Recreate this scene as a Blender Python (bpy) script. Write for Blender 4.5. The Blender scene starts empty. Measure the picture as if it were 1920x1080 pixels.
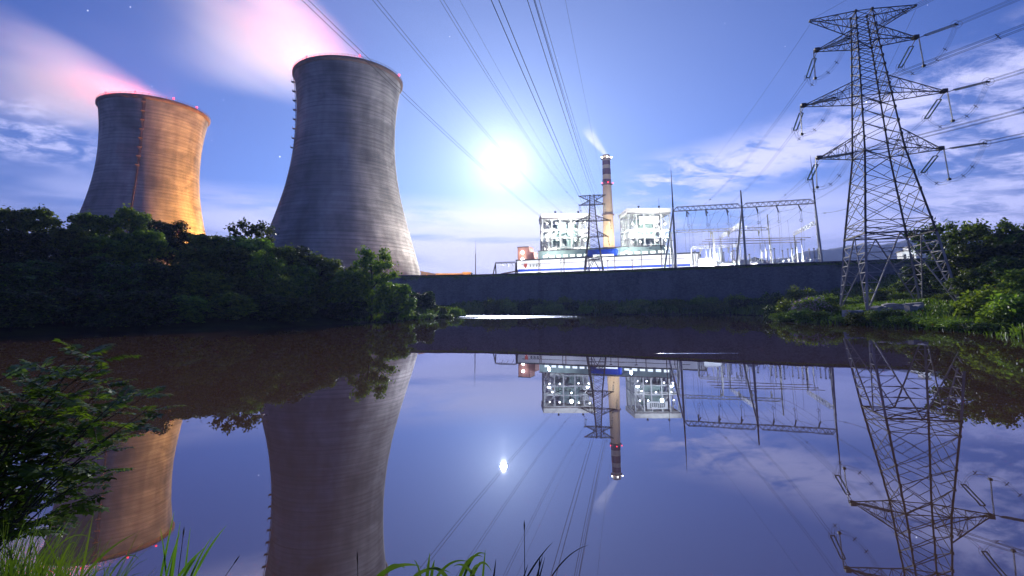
import bpy, math, random
import numpy as np
from mathutils import Vector, Matrix

R = math.radians
scene = bpy.context.scene
col = bpy.data.collections.new("scene_things"); scene.collection.children.link(col)
rng = random.Random(7)
nrg = np.random.default_rng(11)

HAZE = .00018
# ------------------------------------------------------------------ camera
FPX, Y0, PITCH, ROLL, CAMZ = 942.46, 435.2, R(8.544), R(-0.263), 2.4
_f = Vector((0, math.cos(PITCH), math.sin(PITCH))); _u = Vector((0, -math.sin(PITCH), math.cos(PITCH))); _r = Vector((1, 0, 0))
CR = math.cos(ROLL) * _r + math.sin(ROLL) * _u
CU = -math.sin(ROLL) * _r + math.cos(ROLL) * _u
cam_d = bpy.data.cameras.new("camera"); cam = bpy.data.objects.new("camera", cam_d)
scene.collection.objects.link(cam); scene.camera = cam
cam_d.sensor_width = 36; cam_d.lens = FPX / 1920 * 36; cam_d.shift_y = (Y0 - 540) / 1920
cam_d.clip_start = 0.1; cam_d.clip_end = 70000
m = Matrix((CR, CU, -_f)).transposed().to_4x4(); m.translation = (0, 0, CAMZ); cam.matrix_world = m

def at(px, py, Y):
    """world point seen at a photo pixel when it stands Y metres ahead"""
    d = _f + CR * ((px - 960) / FPX) - CU * ((py - Y0) / FPX)
    return d * (Y / d.y) + Vector((0, 0, CAMZ))

# ------------------------------------------------------------------ materials
def nodes_of(name):
    m = bpy.data.materials.new(name); m.use_nodes = True
    nt = m.node_tree; nt.nodes.clear()
    return m, nt, nt.nodes, nt.links

def mat(name, c1, c2=None, scale=1.0, rough=0.7, metal=0.0, stretch=(1, 1, 1), bump=0.0, detail=5.0, spec=0.3, lo=0.35, hi=0.65):
    m, nt, N, L = nodes_of(name)
    out = N.new("ShaderNodeOutputMaterial"); b = N.new("ShaderNodeBsdfPrincipled")
    L.new(b.outputs[0], out.inputs[0])
    c2 = c2 or tuple(x * 0.7 for x in c1)
    tc = N.new("ShaderNodeTexCoord"); mp = N.new("ShaderNodeMapping"); mp.inputs["Scale"].default_value = stretch
    no = N.new("ShaderNodeTexNoise"); no.inputs["Scale"].default_value = scale; no.inputs["Detail"].default_value = detail
    cr = N.new("ShaderNodeValToRGB"); cr.color_ramp.elements[0].position = lo; cr.color_ramp.elements[1].position = hi
    cr.color_ramp.elements[0].color = (*c2, 1); cr.color_ramp.elements[1].color = (*c1, 1)
    L.new(tc.outputs["Object"], mp.inputs[0]); L.new(mp.outputs[0], no.inputs["Vector"]); L.new(no.outputs["Fac"], cr.inputs[0])
    L.new(cr.outputs[0], b.inputs["Base Color"])
    b.inputs["Roughness"].default_value = rough; b.inputs["Metallic"].default_value = metal; b.inputs["Specular IOR Level"].default_value = spec
    if bump:
        bp = N.new("ShaderNodeBump"); bp.inputs["Strength"].default_value = bump; bp.inputs["Distance"].default_value = 0.1
        L.new(no.outputs["Fac"], bp.inputs["Height"]); L.new(bp.outputs[0], b.inputs["Normal"])
    return m

def emis(name, c, s):
    m, nt, N, L = nodes_of(name)
    out = N.new("ShaderNodeOutputMaterial"); e = N.new("ShaderNodeEmission")
    e.inputs[0].default_value = (*c, 1); e.inputs[1].default_value = s
    L.new(e.outputs[0], out.inputs[0]); return m

def leafmat(name, c1, c2, trans=0.35, rough=0.5, spec=0.22, scale=11.0):
    m, nt, N, L = nodes_of(name)
    out = N.new("ShaderNodeOutputMaterial"); b = N.new("ShaderNodeBsdfPrincipled"); t = N.new("ShaderNodeBsdfTranslucent"); mx = N.new("ShaderNodeMixShader")
    tc = N.new("ShaderNodeTexCoord"); no = N.new("ShaderNodeTexNoise"); no.inputs["Scale"].default_value = scale; no.inputs["Detail"].default_value = 6
    cr = N.new("ShaderNodeValToRGB"); cr.color_ramp.elements[0].position = .40; cr.color_ramp.elements[1].position = .62
    cr.color_ramp.elements[0].color = (*c2, 1); cr.color_ramp.elements[1].color = (*c1, 1)
    oi = N.new("ShaderNodeObjectInfo"); hs = N.new("ShaderNodeHueSaturation")
    mr = N.new("ShaderNodeMapRange"); mr.inputs[3].default_value = 0.5; mr.inputs[4].default_value = 1.5
    mh = N.new("ShaderNodeMapRange"); mh.inputs[3].default_value = 0.475; mh.inputs[4].default_value = 0.52
    L.new(oi.outputs["Random"], mr.inputs[0]); L.new(mr.outputs[0], hs.inputs["Value"])
    L.new(oi.outputs["Random"], mh.inputs[0]); L.new(mh.outputs[0], hs.inputs["Hue"])
    L.new(tc.outputs["Object"], no.inputs["Vector"]); L.new(no.outputs["Fac"], cr.inputs[0]); L.new(cr.outputs[0], hs.inputs["Color"])
    L.new(hs.outputs[0], b.inputs["Base Color"])
    mul = N.new("ShaderNodeMix"); mul.data_type = 'RGBA'; mul.blend_type = 'MULTIPLY'; mul.inputs[0].default_value = 1
    mul.inputs[7].default_value = (1.3, 1.25, 0.45, 1)
    L.new(hs.outputs[0], mul.inputs[6]); L.new(mul.outputs[2], t.inputs[0])
    b.inputs["Roughness"].default_value = rough; b.inputs["Specular IOR Level"].default_value = spec
    mx.inputs[0].default_value = trans
    L.new(b.outputs[0], mx.inputs[1]); L.new(t.outputs[0], mx.inputs[2]); L.new(mx.outputs[0], out.inputs[0])
    return m

M = {}
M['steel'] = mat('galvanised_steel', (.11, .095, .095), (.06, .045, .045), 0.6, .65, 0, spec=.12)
M['steel_lit'] = mat('lit_leg_steel', (.40, .38, .38), (.27, .25, .25), .6, .6, 0, spec=.15)  # lower pylon legs: the light falling on them is put into this paler steel
M['steel_pale'] = mat('pale_steel', (.42, .42, .43), (.3, .3, .31), 0.6, .55, .15)
M['wire'] = mat('conductor', (.05, .05, .055), (.035, .035, .04), 3, .55, .3)
M['glassy_green'] = mat('glass_insulator', (.22, .34, .30), (.14, .24, .2), 2, .2, 0, spec=.6)
M['porcelain'] = mat('porcelain_insulator', (.5, .48, .38), (.36, .34, .27), 2, .3, 0, spec=.5)
M['brown_porcelain'] = mat('brown_porcelain', (.06, .05, .045), (.035, .03, .03), 2, .35, 0, spec=.5)
M['white_paint'] = mat('white_cladding', (.74, .74, .74), (.62, .62, .63), .15, .6, stretch=(1, 1, .3))
M['blue_paint'] = mat('blue_cladding', (.01, .05, .42), (.008, .04, .33), .2, .5)
M['grey_clad'] = mat('grey_green_cladding', (.2, .27, .25), (.15, .21, .2), .2, .6)
M['red_clad'] = mat('red_brick_cladding', (.36, .18, .14), (.28, .13, .11), .4, .8)
M['dark'] = mat('dark_trim', (.03, .03, .035), (.02, .02, .02), 1, .6)
M['orange_shed'] = mat('sand_render', (.5, .36, .2), (.38, .26, .14), .3, .8)
M['roof_pale'] = mat('pale_roof', (.6, .58, .55), (.45, .43, .42), .3, .7)
M['concrete'] = mat('weathered_concrete', (.52, .48, .45), (.3, .27, .25), 1.2, .85, bump=.3)
M['bark'] = mat('bark', (.07, .055, .04), (.03, .025, .02), 6, .9, stretch=(1, 1, .25), bump=.4)
M['rust'] = mat('rusty_steel', (.14, .08, .06), (.08, .05, .04), 1, .75)
M['lamp_white'] = emis('lamp_white', (1, .97, .9), 40)
M['lamp_orange'] = emis('lamp_orange', (1, .40, .08), 3)
M['lamp_red'] = emis('lamp_red', (1, .03, .05), 9)
M['window_lit'] = emis('lit_window', (.95, 1, .95), 2.2)
M['leaf_a'] = leafmat('leaf_mid', (.18, .28, .036), (.03, .075, .016))
M['leaf_b'] = leafmat('leaf_dark', (.055, .11, .026), (.012, .032, .012), .28)
M['leaf_c'] = leafmat('leaf_pale', (.24, .32, .05), (.05, .105, .02), .42)
M['leaf_bush'] = leafmat('leaf_bush', (.24, .33, .05), (.07, .13, .025), .45, scale=9.0)
M['leaf_near'] = leafmat('leaf_near', (.15, .3, .04), (.035, .11, .02), .5, .28, .8, 5)
M['grass'] = leafmat('grass_blade', (.15, .24, .035), (.055, .11, .018), .4, .5, .2, .25)
M['grass_near'] = leafmat('grass_near', (.12, .24, .03), (.055, .14, .02), .42, .35, .5, 3)
M['flower'] = mat('pale_blossom', (.7, .55, .5), (.55, .4, .38), 3, .8)
M['plume_reed'] = mat('reed_plume', (.55, .5, .45), (.4, .36, .33), 3, .9)
M['seedhead'] = mat('dry_stem', (.06, .045, .03), (.03, .025, .02), 6, .8)

# ------------------------------------------------------------------ mesh builder
class MB:
    def __init__(s): s.v = []; s.f = []; s.mi = []; s.cur = 0
    def add(s, vs, fs):
        o = len(s.v); s.v.extend([tuple(x) for x in vs]); s.f.extend([tuple(i + o for i in f) for f in fs]); s.mi.extend([s.cur] * len(fs))
    def box(s, x0, y0, z0, x1, y1, z1):
        s.add([(x0, y0, z0), (x1, y0, z0), (x1, y1, z0), (x0, y1, z0), (x0, y0, z1), (x1, y0, z1), (x1, y1, z1), (x0, y1, z1)],
              [(0, 3, 2, 1), (4, 5, 6, 7), (0, 1, 5, 4), (1, 2, 6, 5), (2, 3, 7, 6), (3, 0, 4, 7)])
    def obox(s, o, ex, ey, ez):
        """box from corner o with edge vectors"""
        o, ex, ey, ez = map(Vector, (o, ex, ey, ez))
        p = [o, o + ex, o + ex + ey, o + ey]; p += [q + ez for q in p]
        s.add(p, [(0, 3, 2, 1), (4, 5, 6, 7), (0, 1, 5, 4), (1, 2, 6, 5), (2, 3, 7, 6), (3, 0, 4, 7)])
    def bar(s, a, b, w, w2=None):
        a = Vector(a); b = Vector(b); d = b - a
        if d.length < 1e-5: return
        d.normalize(); x = d.cross(Vector((0, 0, 1)))
        if x.length < 1e-3: x = d.cross(Vector((1, 0, 0)))
        x.normalize(); y = d.cross(x); h = w / 2; h2 = (w2 if w2 is not None else w) / 2
        vs = [a + x * h + y * h, a - x * h + y * h, a - x * h - y * h, a + x * h - y * h,
              b + x * h2 + y * h2, b - x * h2 + y * h2, b - x * h2 - y * h2, b + x * h2 - y * h2]
        s.add(vs, [(0, 1, 2, 3), (7, 6, 5, 4), (0, 4, 5, 1), (1, 5, 6, 2), (2, 6, 7, 3), (3, 7, 4, 0)])
    def tube(s, pts, rad, n=6, caps=True):
        pts = [Vector(p) for p in pts]; k = len(pts)
        rs = rad if isinstance(rad, (list, tuple)) else [rad] * k
        vs = []; fs = []; x = None
        for i, p in enumerate(pts):
            d = (pts[min(i + 1, k - 1)] - pts[max(i - 1, 0)]).normalized()
            if x is None:
                x = d.cross(Vector((0, 0, 1)))
                if x.length < 1e-3: x = d.cross(Vector((1, 0, 0)))
            x = (x - d * x.dot(d)).normalized(); y = d.cross(x)
            for j in range(n):
                a = 2 * math.pi * j / n; vs.append(p + (x * math.cos(a) + y * math.sin(a)) * rs[i])
        for i in range(k - 1):
            for j in range(n):
                fs.append((i * n + j, i * n + (j + 1) % n, (i + 1) * n + (j + 1) % n, (i + 1) * n + j))
        if caps: fs += [tuple(range(n))[::-1], tuple((k - 1) * n + j for j in range(n))]
        s.add(vs, fs)
    def lathe(s, prof, c=(0, 0, 0), n=16, axis=None):
        c = Vector(c)
        if axis is None: X, Yv, Z = Vector((1, 0, 0)), Vector((0, 1, 0)), Vector((0, 0, 1))
        else:
            Z = Vector(axis).normalized(); X = Z.cross(Vector((0, 0, 1)))
            if X.length < 1e-3: X = Vector((1, 0, 0))
            X.normalize(); Yv = Z.cross(X)
        vs = []; fs = []
        for (r, z) in prof:
            for j in range(n):
                a = 2 * math.pi * j / n; vs.append(c + X * (r * math.cos(a)) + Yv * (r * math.sin(a)) + Z * z)
        for i in range(len(prof) - 1):
            for j in range(n):
                fs.append((i * n + j, i * n + (j + 1) % n, (i + 1) * n + (j + 1) % n, (i + 1) * n + j))
        s.add(vs, fs)
    def mesh(s, name, mats, smooth=False):
        me = bpy.data.meshes.new(name); me.from_pydata(s.v, [], s.f)
        for m_ in (mats if isinstance(mats, (list, tuple)) else [mats]): me.materials.append(m_)
        if any(s.mi): me.polygons.foreach_set("material_index", s.mi)
        if smooth: me.polygons.foreach_set("use_smooth", [True] * len(s.f))
        me.update(); return me
    def build(s, name, mats, parent=None, smooth=False, loc=None):
        return put(name, s.mesh(name, mats, smooth), parent, loc)

def put(name, me, parent=None, loc=None):
    o = bpy.data.objects.new(name, me); col.objects.link(o)
    if parent is not None: o.parent = parent
    if loc is not None: o.location = loc
    return o
def tag(o, label=None, cat=None, group=None, kind=None):
    if label: o['label'] = label
    if cat: o['category'] = cat
    if group: o['group'] = group
    if kind: o['kind'] = kind
    return o
def empty(name, loc=(0, 0, 0), rz=0.0, label=None, cat=None, group=None):
    o = bpy.data.objects.new(name, None); col.objects.link(o); o.location = loc; o.rotation_euler = (0, 0, rz); o.empty_display_size = .5
    return tag(o, label, cat, group)
def polys(name, P, mats, mi=None, per=4):
    """numpy polygons: P is (n, per, 3)"""
    n = len(P); me = bpy.data.meshes.new(name)
    me.vertices.add(n * per); me.vertices.foreach_set("co", np.asarray(P, np.float32).ravel())
    me.loops.add(n * per); me.loops.foreach_set("vertex_index", np.arange(n * per, dtype=np.int32))
    me.polygons.add(n); me.polygons.foreach_set("loop_start", np.arange(0, n * per, per, dtype=np.int32))
    me.polygons.foreach_set("loop_total", np.full(n, per, np.int32))
    for m_ in (mats if isinstance(mats, (list, tuple)) else [mats]): me.materials.append(m_)
    if mi is not None: me.polygons.foreach_set("material_index", np.asarray(mi, np.int32))
    me.update(calc_edges=True); return me
def lamp(name, kind, loc, energy, color, radius=.5, parent=None, target=None, angle=None, blend=.5):
    d = bpy.data.lights.new(name, kind); d.energy = energy; d.color = color; d.shadow_soft_size = radius
    o = bpy.data.objects.new(name, d); scene.collection.objects.link(o); o.location = loc
    if kind == 'SPOT': d.spot_size = angle or R(80); d.spot_blend = blend
    if target is not None: o.rotation_euler = (Vector(target) - Vector(loc)).to_track_quat('-Z', 'Y').to_euler()
    return o
def lerp(a, b, t): return Vector(a) * (1 - t) + Vector(b) * t

# ------------------------------------------------------------------ terrain
LAKE = np.array([(-46, 46), (-44, 56), (-33.5, 57.5), (-29, 69.7), (-24.3, 89), (-19.6, 103.7), (-14.6, 137), (-13.5, 150), (-17, 168), (-15, 179), (-11, 180), (7, 174),
                 (40, 165), (66, 152), (66, 124), (50, 98), (43, 76), (45, 68), (43, 56), (41.5, 47.5), (37, 37), (42, 24), (32, 8), (8, 4.5), (0, 4.4), (-8, 4.5), (-30, 6), (-60, 22), (-60, 38)], float)
WALL = np.array([(-1200, 300), (-300, 246), (-120, 231), (-42, 225.5), (-14, 222), (9, 214), (40, 200), (66, 185.5), (89, 173), (105, 165), (140, 150), (220, 112), (1200, -300)], float)
PLAT = 16.0
def wall_y(x): return np.interp(x, WALL[:, 0], WALL[:, 1])
def shore_dist(x, y):
    x = np.asarray(x, float); y = np.asarray(y, float); d2 = np.full(x.shape, 1e12); ins = np.zeros(x.shape, bool)
    n = len(LAKE)
    for i in range(n):
        ax, ay = LAKE[i]; bx, by = LAKE[(i + 1) % n]; ex, ey = bx - ax, by - ay
        t = np.clip(((x - ax) * ex + (y - ay) * ey) / (ex * ex + ey * ey), 0, 1)
        d2 = np.minimum(d2, (x - ax - t * ex) ** 2 + (y - ay - t * ey) ** 2)
        c = (ay > y) != (by > y); xx = ax + (y - ay) / (by - ay if by != ay else 1e-9) * ex
        ins ^= c & (x < xx)
    d = np.sqrt(d2); return np.where(ins, -d, d)
def sstep(a, b, x):
    t = np.clip((x - a) / (b - a), 0, 1); return t * t * (3 - 2 * t)
def ground_z(x, y):
    x = np.asarray(x, float); y = np.asarray(y, float)
    d = shore_dist(x, y); s = (y - wall_y(x)) * .9
    dd = np.maximum(d, 0)
    base = .55 * (1 - np.exp(-dd / 1.2))
    left = np.clip(.34 * (dd - 3), 0, 9) * sstep(-8, -26, x) * sstep(12, 30, y) * (1 - .75 * sstep(95, 125, y))
    right = np.clip(.13 * dd, 0, 3.2) * sstep(30, 44, x) * sstep(8, 30, y) + np.clip(.28 * (dd - 26), 0, 9) * sstep(52, 70, x)
    far = np.clip(.105 * dd, 0, 4.6) * sstep(125, 150, y) * (1 - sstep(-10, -26, x) * .3)
    z = base + np.maximum(np.maximum(left, right), far)
    z += .18 * np.sin(x * .31 + 1.3) * np.sin(y * .27) * sstep(2, 8, dd)
    nb = np.minimum(.85, .26 * dd)
    z = np.where((y < 12) & (np.abs(x) < 60), np.minimum(z, nb) * (1 - sstep(8, 12, y)) + z * sstep(8, 12, y), z)
    z = np.where(d < 0, np.maximum(-2.0, .35 * d), z)
    up = sstep(-3.2, -.6, s)
    return z * (1 - up) + PLAT * up
def gz(x, y): return float(ground_z(np.array([x]), np.array([y]))[0])

def axis_vals(a, b, step, lo, hi):
    mid = list(np.arange(a, b + 1e-6, step)); out = []; s_ = step; v = a
    while v > lo: s_ *= 1.45; v -= s_; out.append(max(v, lo))
    low = out[::-1]; out = []; s_ = step; v = mid[-1]
    while v < hi: s_ *= 1.45; v += s_; out.append(min(v, hi))
    return np.array(low + mid + out)
gx = axis_vals(-110, 125, 2.0, -3000, 3000); gy = axis_vals(-12, 240, 2.0, -1500, 3000)
GX, GY = np.meshgrid(gx, gy); GZ = ground_z(GX, GY)
nv, nx = GX.shape
idx = np.arange(nv * nx).reshape(nv, nx)
F = np.stack([idx[:-1, :-1], idx[:-1, 1:], idx[1:, 1:], idx[1:, :-1]], -1).reshape(-1, 4)
gm = bpy.data.meshes.new("ground"); gm.from_pydata(np.stack([GX, GY, GZ], -1).reshape(-1, 3).tolist(), [], F.tolist())
gm.polygons.foreach_set("use_smooth", [True] * len(F))
gm.materials.append(mat('earth', (.04, .055, .018), (.024, .024, .014), .35, 1.0, bump=.5, detail=9, spec=0))
tag(put('ground', gm), kind='structure')

# water
def water_mat():
    m, nt, N, L = nodes_of('pond_water')
    out = N.new("ShaderNodeOutputMaterial"); mx = N.new("ShaderNodeMixShader")
    df = N.new("ShaderNodeBsdfDiffuse"); df.inputs[0].default_value = (.105, .059, .033, 1)
    gl = N.new("ShaderNodeBsdfGlossy"); gl.inputs[0].default_value = (.70, .77, 1.0, 1)
    fr = N.new("ShaderNodeFresnel"); fr.inputs[0].default_value = 2.9
    tc = N.new("ShaderNodeTexCoord"); mp = N.new("ShaderNodeMapping"); mp.inputs["Scale"].default_value = (.5, .16, 1)
    no = N.new("ShaderNodeTexNoise"); no.inputs["Scale"].default_value = 1.1; no.inputs["Detail"].default_value = 3
    bp = N.new("ShaderNodeBump"); bp.inputs["Strength"].default_value = .012; bp.inputs["Distance"].default_value = .2
    L.new(tc.outputs["Object"], mp.inputs[0]); L.new(mp.outputs[0], no.inputs["Vector"]); L.new(no.outputs["Fac"], bp.inputs["Height"])
    # breeze-ruffled patch near the far spit
    sx = N.new("ShaderNodeSeparateXYZ"); L.new(tc.outputs["Object"], sx.inputs[0])
    def win(sock, a, b, c, d):
        u = N.new("ShaderNodeMapRange"); u.interpolation_type = 'SMOOTHSTEP'; u.inputs[1].default_value = a; u.inputs[2].default_value = b; L.new(sock, u.inputs[0])
        w = N.new("ShaderNodeMapRange"); w.interpolation_type = 'SMOOTHSTEP'; w.inputs[1].default_value = c; w.inputs[2].default_value = d; w.inputs[3].default_value = 1; w.inputs[4].default_value = 0; L.new(sock, w.inputs[0])
        k = N.new("ShaderNodeMath"); k.operation = 'MULTIPLY'; L.new(u.outputs[0], k.inputs[0]); L.new(w.outputs[0], k.inputs[1]); return k.outputs[0]
    def mul(a, b):
        k = N.new("ShaderNodeMath"); k.operation = 'MULTIPLY'
        for i, q in enumerate((a, b)):
            if isinstance(q, (int, float)): k.inputs[i].default_value = q
            else: L.new(q, k.inputs[i])
        return k.outputs[0]
    mp2 = N.new("ShaderNodeMapping"); mp2.inputs["Scale"].default_value = (.035, .09, 1); mp2.inputs["Rotation"].default_value = (0, 0, R(20))
    L.new(tc.outputs["Object"], mp2.inputs[0])
    n2 = N.new("ShaderNodeTexNoise"); n2.inputs["Scale"].default_value = 1.0; n2.inputs["Detail"].default_value = 4; L.new(mp2.outputs[0], n2.inputs["Vector"])
    rp = N.new("ShaderNodeMapRange"); rp.interpolation_type = 'SMOOTHSTEP'; rp.inputs[1].default_value = .4; rp.inputs[2].default_value = .6; L.new(n2.outputs["Fac"], rp.inputs[0])
    wk = mul(win(sx.outputs[0], 7.2, 7.9, 9.0, 13.5), win(sx.outputs[1], 26.55, 26.75, 26.9, 27.2))
    mask = mul(mul(win(sx.outputs[0], -24, -15, 8, 24), win(sx.outputs[1], 100, 122, 162, 174)), rp.outputs[0])
    mk = N.new("ShaderNodeMath"); mk.operation = 'MAXIMUM'; L.new(mask, mk.inputs[0]); L.new(wk, mk.inputs[1]); mask = mk.outputs[0]
    ro = N.new("ShaderNodeMapRange"); ro.inputs[3].default_value = .005; ro.inputs[4].default_value = .3; L.new(mask, ro.inputs[0])
    mp3 = N.new("ShaderNodeMapping"); mp3.inputs["Scale"].default_value = (.03, .16, 1); L.new(tc.outputs["Object"], mp3.inputs[0])
    n3 = N.new("ShaderNodeTexNoise"); n3.inputs["Scale"].default_value = 1; n3.inputs["Detail"].default_value = 5; L.new(mp3.outputs[0], n3.inputs["Vector"])
    r3 = N.new("ShaderNodeMapRange"); r3.interpolation_type = 'SMOOTHSTEP'; r3.inputs[1].default_value = .48; r3.inputs[2].default_value = .66; r3.inputs[4].default_value = .016; L.new(n3.outputs["Fac"], r3.inputs[0])
    ra = N.new("ShaderNodeMath"); L.new(ro.outputs[0], ra.inputs[0]); L.new(r3.outputs[0], ra.inputs[1]); L.new(ra.outputs[0], gl.inputs["Roughness"])
    st = N.new("ShaderNodeMapRange"); st.inputs[3].default_value = .007; st.inputs[4].default_value = .25; L.new(mask, st.inputs[0]); L.new(st.outputs[0], bp.inputs["Strength"])
    L.new(bp.outputs[0], gl.inputs["Normal"]); L.new(bp.outputs[0], fr.inputs["Normal"])
    L.new(fr.outputs[0], mx.inputs[0]); L.new(df.outputs[0], mx.inputs[1]); L.new(gl.outputs[0], mx.inputs[2]); L.new(mx.outputs[0], out.inputs[0])
    return m
wb = MB(); wb.add([(-75, -2, 0), (70, -2, 0), (70, 190, 0), (-75, 190, 0)], [(0, 1, 2, 3)])
tag(wb.build('water', water_mat()), kind='structure')

# hills beyond the plant
hb = MB()
hm = mat('wooded_hill', (.045, .055, .06), (.03, .04, .045), .02, 1, bump=1, detail=8)
prof_h = [(300, 0), (560, 40), (700, 105), (770, 138), (860, 160), (940, 178), (1060, 188), (1190, 198), (1330, 210), (1500, 190), (1700, 215), (2000, 170), (2500, 60)]
rows = 7; vs = []; fs = []
hx = np.linspace(300, 2500, 160); hz = np.interp(hx, [p[0] for p in prof_h], [p[1] for p in prof_h])
hz = hz + 3.5 * np.sin(hx * .043) + 2.2 * nrg.standard_normal(160)
for k in range(rows):
    t = k / (rows - 1)
    for i in range(160): vs.append((hx[i], 1250 + 250 * t + 60 * math.sin(hx[i] * .008), PLAT - 2 + (hz[i] - PLAT) * math.sin(t * math.pi / 2)))
for k in range(rows - 1):
    for i in range(159): a = k * 160 + i; fs.append((a, a + 1, a + 161, a + 160))
for i in range(160): vs.append((hx[i], 1900, PLAT - 2))
for i in range(159): a = (rows - 1) * 160 + i; fs.append((a, a + 1, a + 161, a + 160))
hb.add(vs, fs); tag(hb.build('hills', hm, smooth=True), kind='structure')
# low wooded ridge behind the switchyard
hb = MB(); vs = []; fs = []
hx = np.linspace(120, 900, 140); 
for k, (yy, f) in enumerate(((620, 0), (650, .8), (690, 1), (800, 0))):
    for i, x in enumerate(hx):
        top = 10 + 42 * math.exp(-((x - 330) / 75) ** 2) + 26 * sstep(350, 520, x) + 2.2 * math.sin(x * .21) + 2 * rng.random()
        vs.append((x, yy, PLAT - 1 + f * float(top)))
for k in range(3):
    for i in range(139): a = k * 140 + i; fs.append((a, a + 1, a + 141, a + 140))
hb.add(vs, fs); tag(hb.build('hill_ridge', hm, smooth=True), kind='structure')

# ------------------------------------------------------------------ retaining wall
def stone_mat():
    m, nt, N, L = nodes_of('rubble_stone')
    out = N.new("ShaderNodeOutputMaterial"); b = N.new("ShaderNodeBsdfPrincipled"); L.new(b.outputs[0], out.inputs[0])
    tc = N.new("ShaderNodeTexCoord"); vo = N.new("ShaderNodeTexVoronoi"); vo.inputs["Scale"].default_value = 1.9
    mp = N.new("ShaderNodeMapping"); mp.inputs["Scale"].default_value = (1, 1, 1.4); L.new(tc.outputs["Object"], mp.inputs[0]); L.new(mp.outputs[0], vo.inputs["Vector"])
    hs = N.new("ShaderNodeSeparateColor"); L.new(vo.outputs["Color"], hs.inputs[0])
    no = N.new("ShaderNodeTexNoise"); no.inputs["Scale"].default_value = .12; no.inputs["Detail"].default_value = 5; L.new(tc.outputs["Object"], no.inputs["Vector"])
    m3 = N.new("ShaderNodeMapping"); m3.inputs["Scale"].default_value = (.35, .35, .03); L.new(tc.outputs["Object"], m3.inputs[0])
    n3 = N.new("ShaderNodeTexNoise"); n3.inputs["Scale"].default_value = 1; n3.inputs["Detail"].default_value = 5; L.new(m3.outputs[0], n3.inputs["Vector"])
    ad = N.new("ShaderNodeMath"); ad.operation = 'MULTIPLY_ADD'; ad.inputs[1].default_value = .55; L.new(hs.outputs[0], ad.inputs[0]); av = N.new("ShaderNodeMath"); av.operation = 'MULTIPLY_ADD'; av.inputs[1].default_value = .9; L.new(n3.outputs["Fac"], av.inputs[0]); L.new(no.outputs["Fac"], av.inputs[2])
    ah = N.new("ShaderNodeMath"); ah.operation = 'SUBTRACT'; ah.inputs[1].default_value = .45; L.new(av.outputs[0], ah.inputs[0]); L.new(ah.outputs[0], ad.inputs[2])
    cr = N.new("ShaderNodeValToRGB"); cr.color_ramp.elements[0].position = .35; cr.color_ramp.elements[1].position = 1.05
    cr.color_ramp.elements[0].color = (.08, .085, .09, 1); cr.color_ramp.elements[1].color = (.165, .165, .165, 1)
    L.new(ad.outputs[0], cr.inputs[0]); L.new(cr.outputs[0], b.inputs["Base Color"]); b.inputs["Roughness"].default_value = .9
    bp = N.new("ShaderNodeBump"); bp.inputs["Strength"].default_value = .6; bp.inputs["Distance"].default_value = .2; L.new(vo.outputs["Distance"], bp.inputs["Height"]); L.new(bp.outputs[0], b.inputs["Normal"])
    return m
wx = np.concatenate([[-300, -220, -160], np.arange(-120, 150, 6.0), [160, 190, 220]])
wroot = empty('retaining_wall', (0, 200, 0), 0, 'long dark rubble stone retaining wall carrying the power plant above the water', 'wall')
wall = MB(); par = MB()
ring = [(-5.2, 0.0), (-3.0, 15.6), (-2.6, 15.75), (-2.6, 16.05), (-1.6, 16.05), (-1.0, 15.0), (-3.0, 0.0)]
W2 = []
for x in wx:
    y = float(wall_y(x)); y1 = float(wall_y(x + 1)); t = Vector((1, y1 - y, 0)).normalized(); n_ = Vector((-t.y, t.x, 0))
    W2.append((Vector((x, y - 200, 0)), n_))
k = len(ring)
vs = [p + n_ * s_ + Vector((0, 0, z)) for p, n_ in W2 for s_, z in ring]
fs = [(i * k + j, (i + 1) * k + j, (i + 1) * k + j + 1, i * k + j + 1) for i in range(len(W2) - 1) for j in range(k - 1)]
wall.add(vs, fs); wall.build('stone_face', stone_mat(), wroot)
pr = [(-2.45, 16.0), (-2.45, 16.85), (-2.15, 16.85), (-2.15, 16.0)]
vs = [p + n_ * s_ + Vector((0, 0, z)) for p, n_ in W2 for s_, z in pr]
fs = [(i * 4 + j, (i + 1) * 4 + j, (i + 1) * 4 + j + 1, i * 4 + j + 1) for i in range(len(W2) - 1) for j in range(3)]
par.add(vs, fs); par.build('parapet', mat('parapet_concrete', (.07, .07, .075), (.04, .04, .045), .6, .9), wroot)

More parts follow.
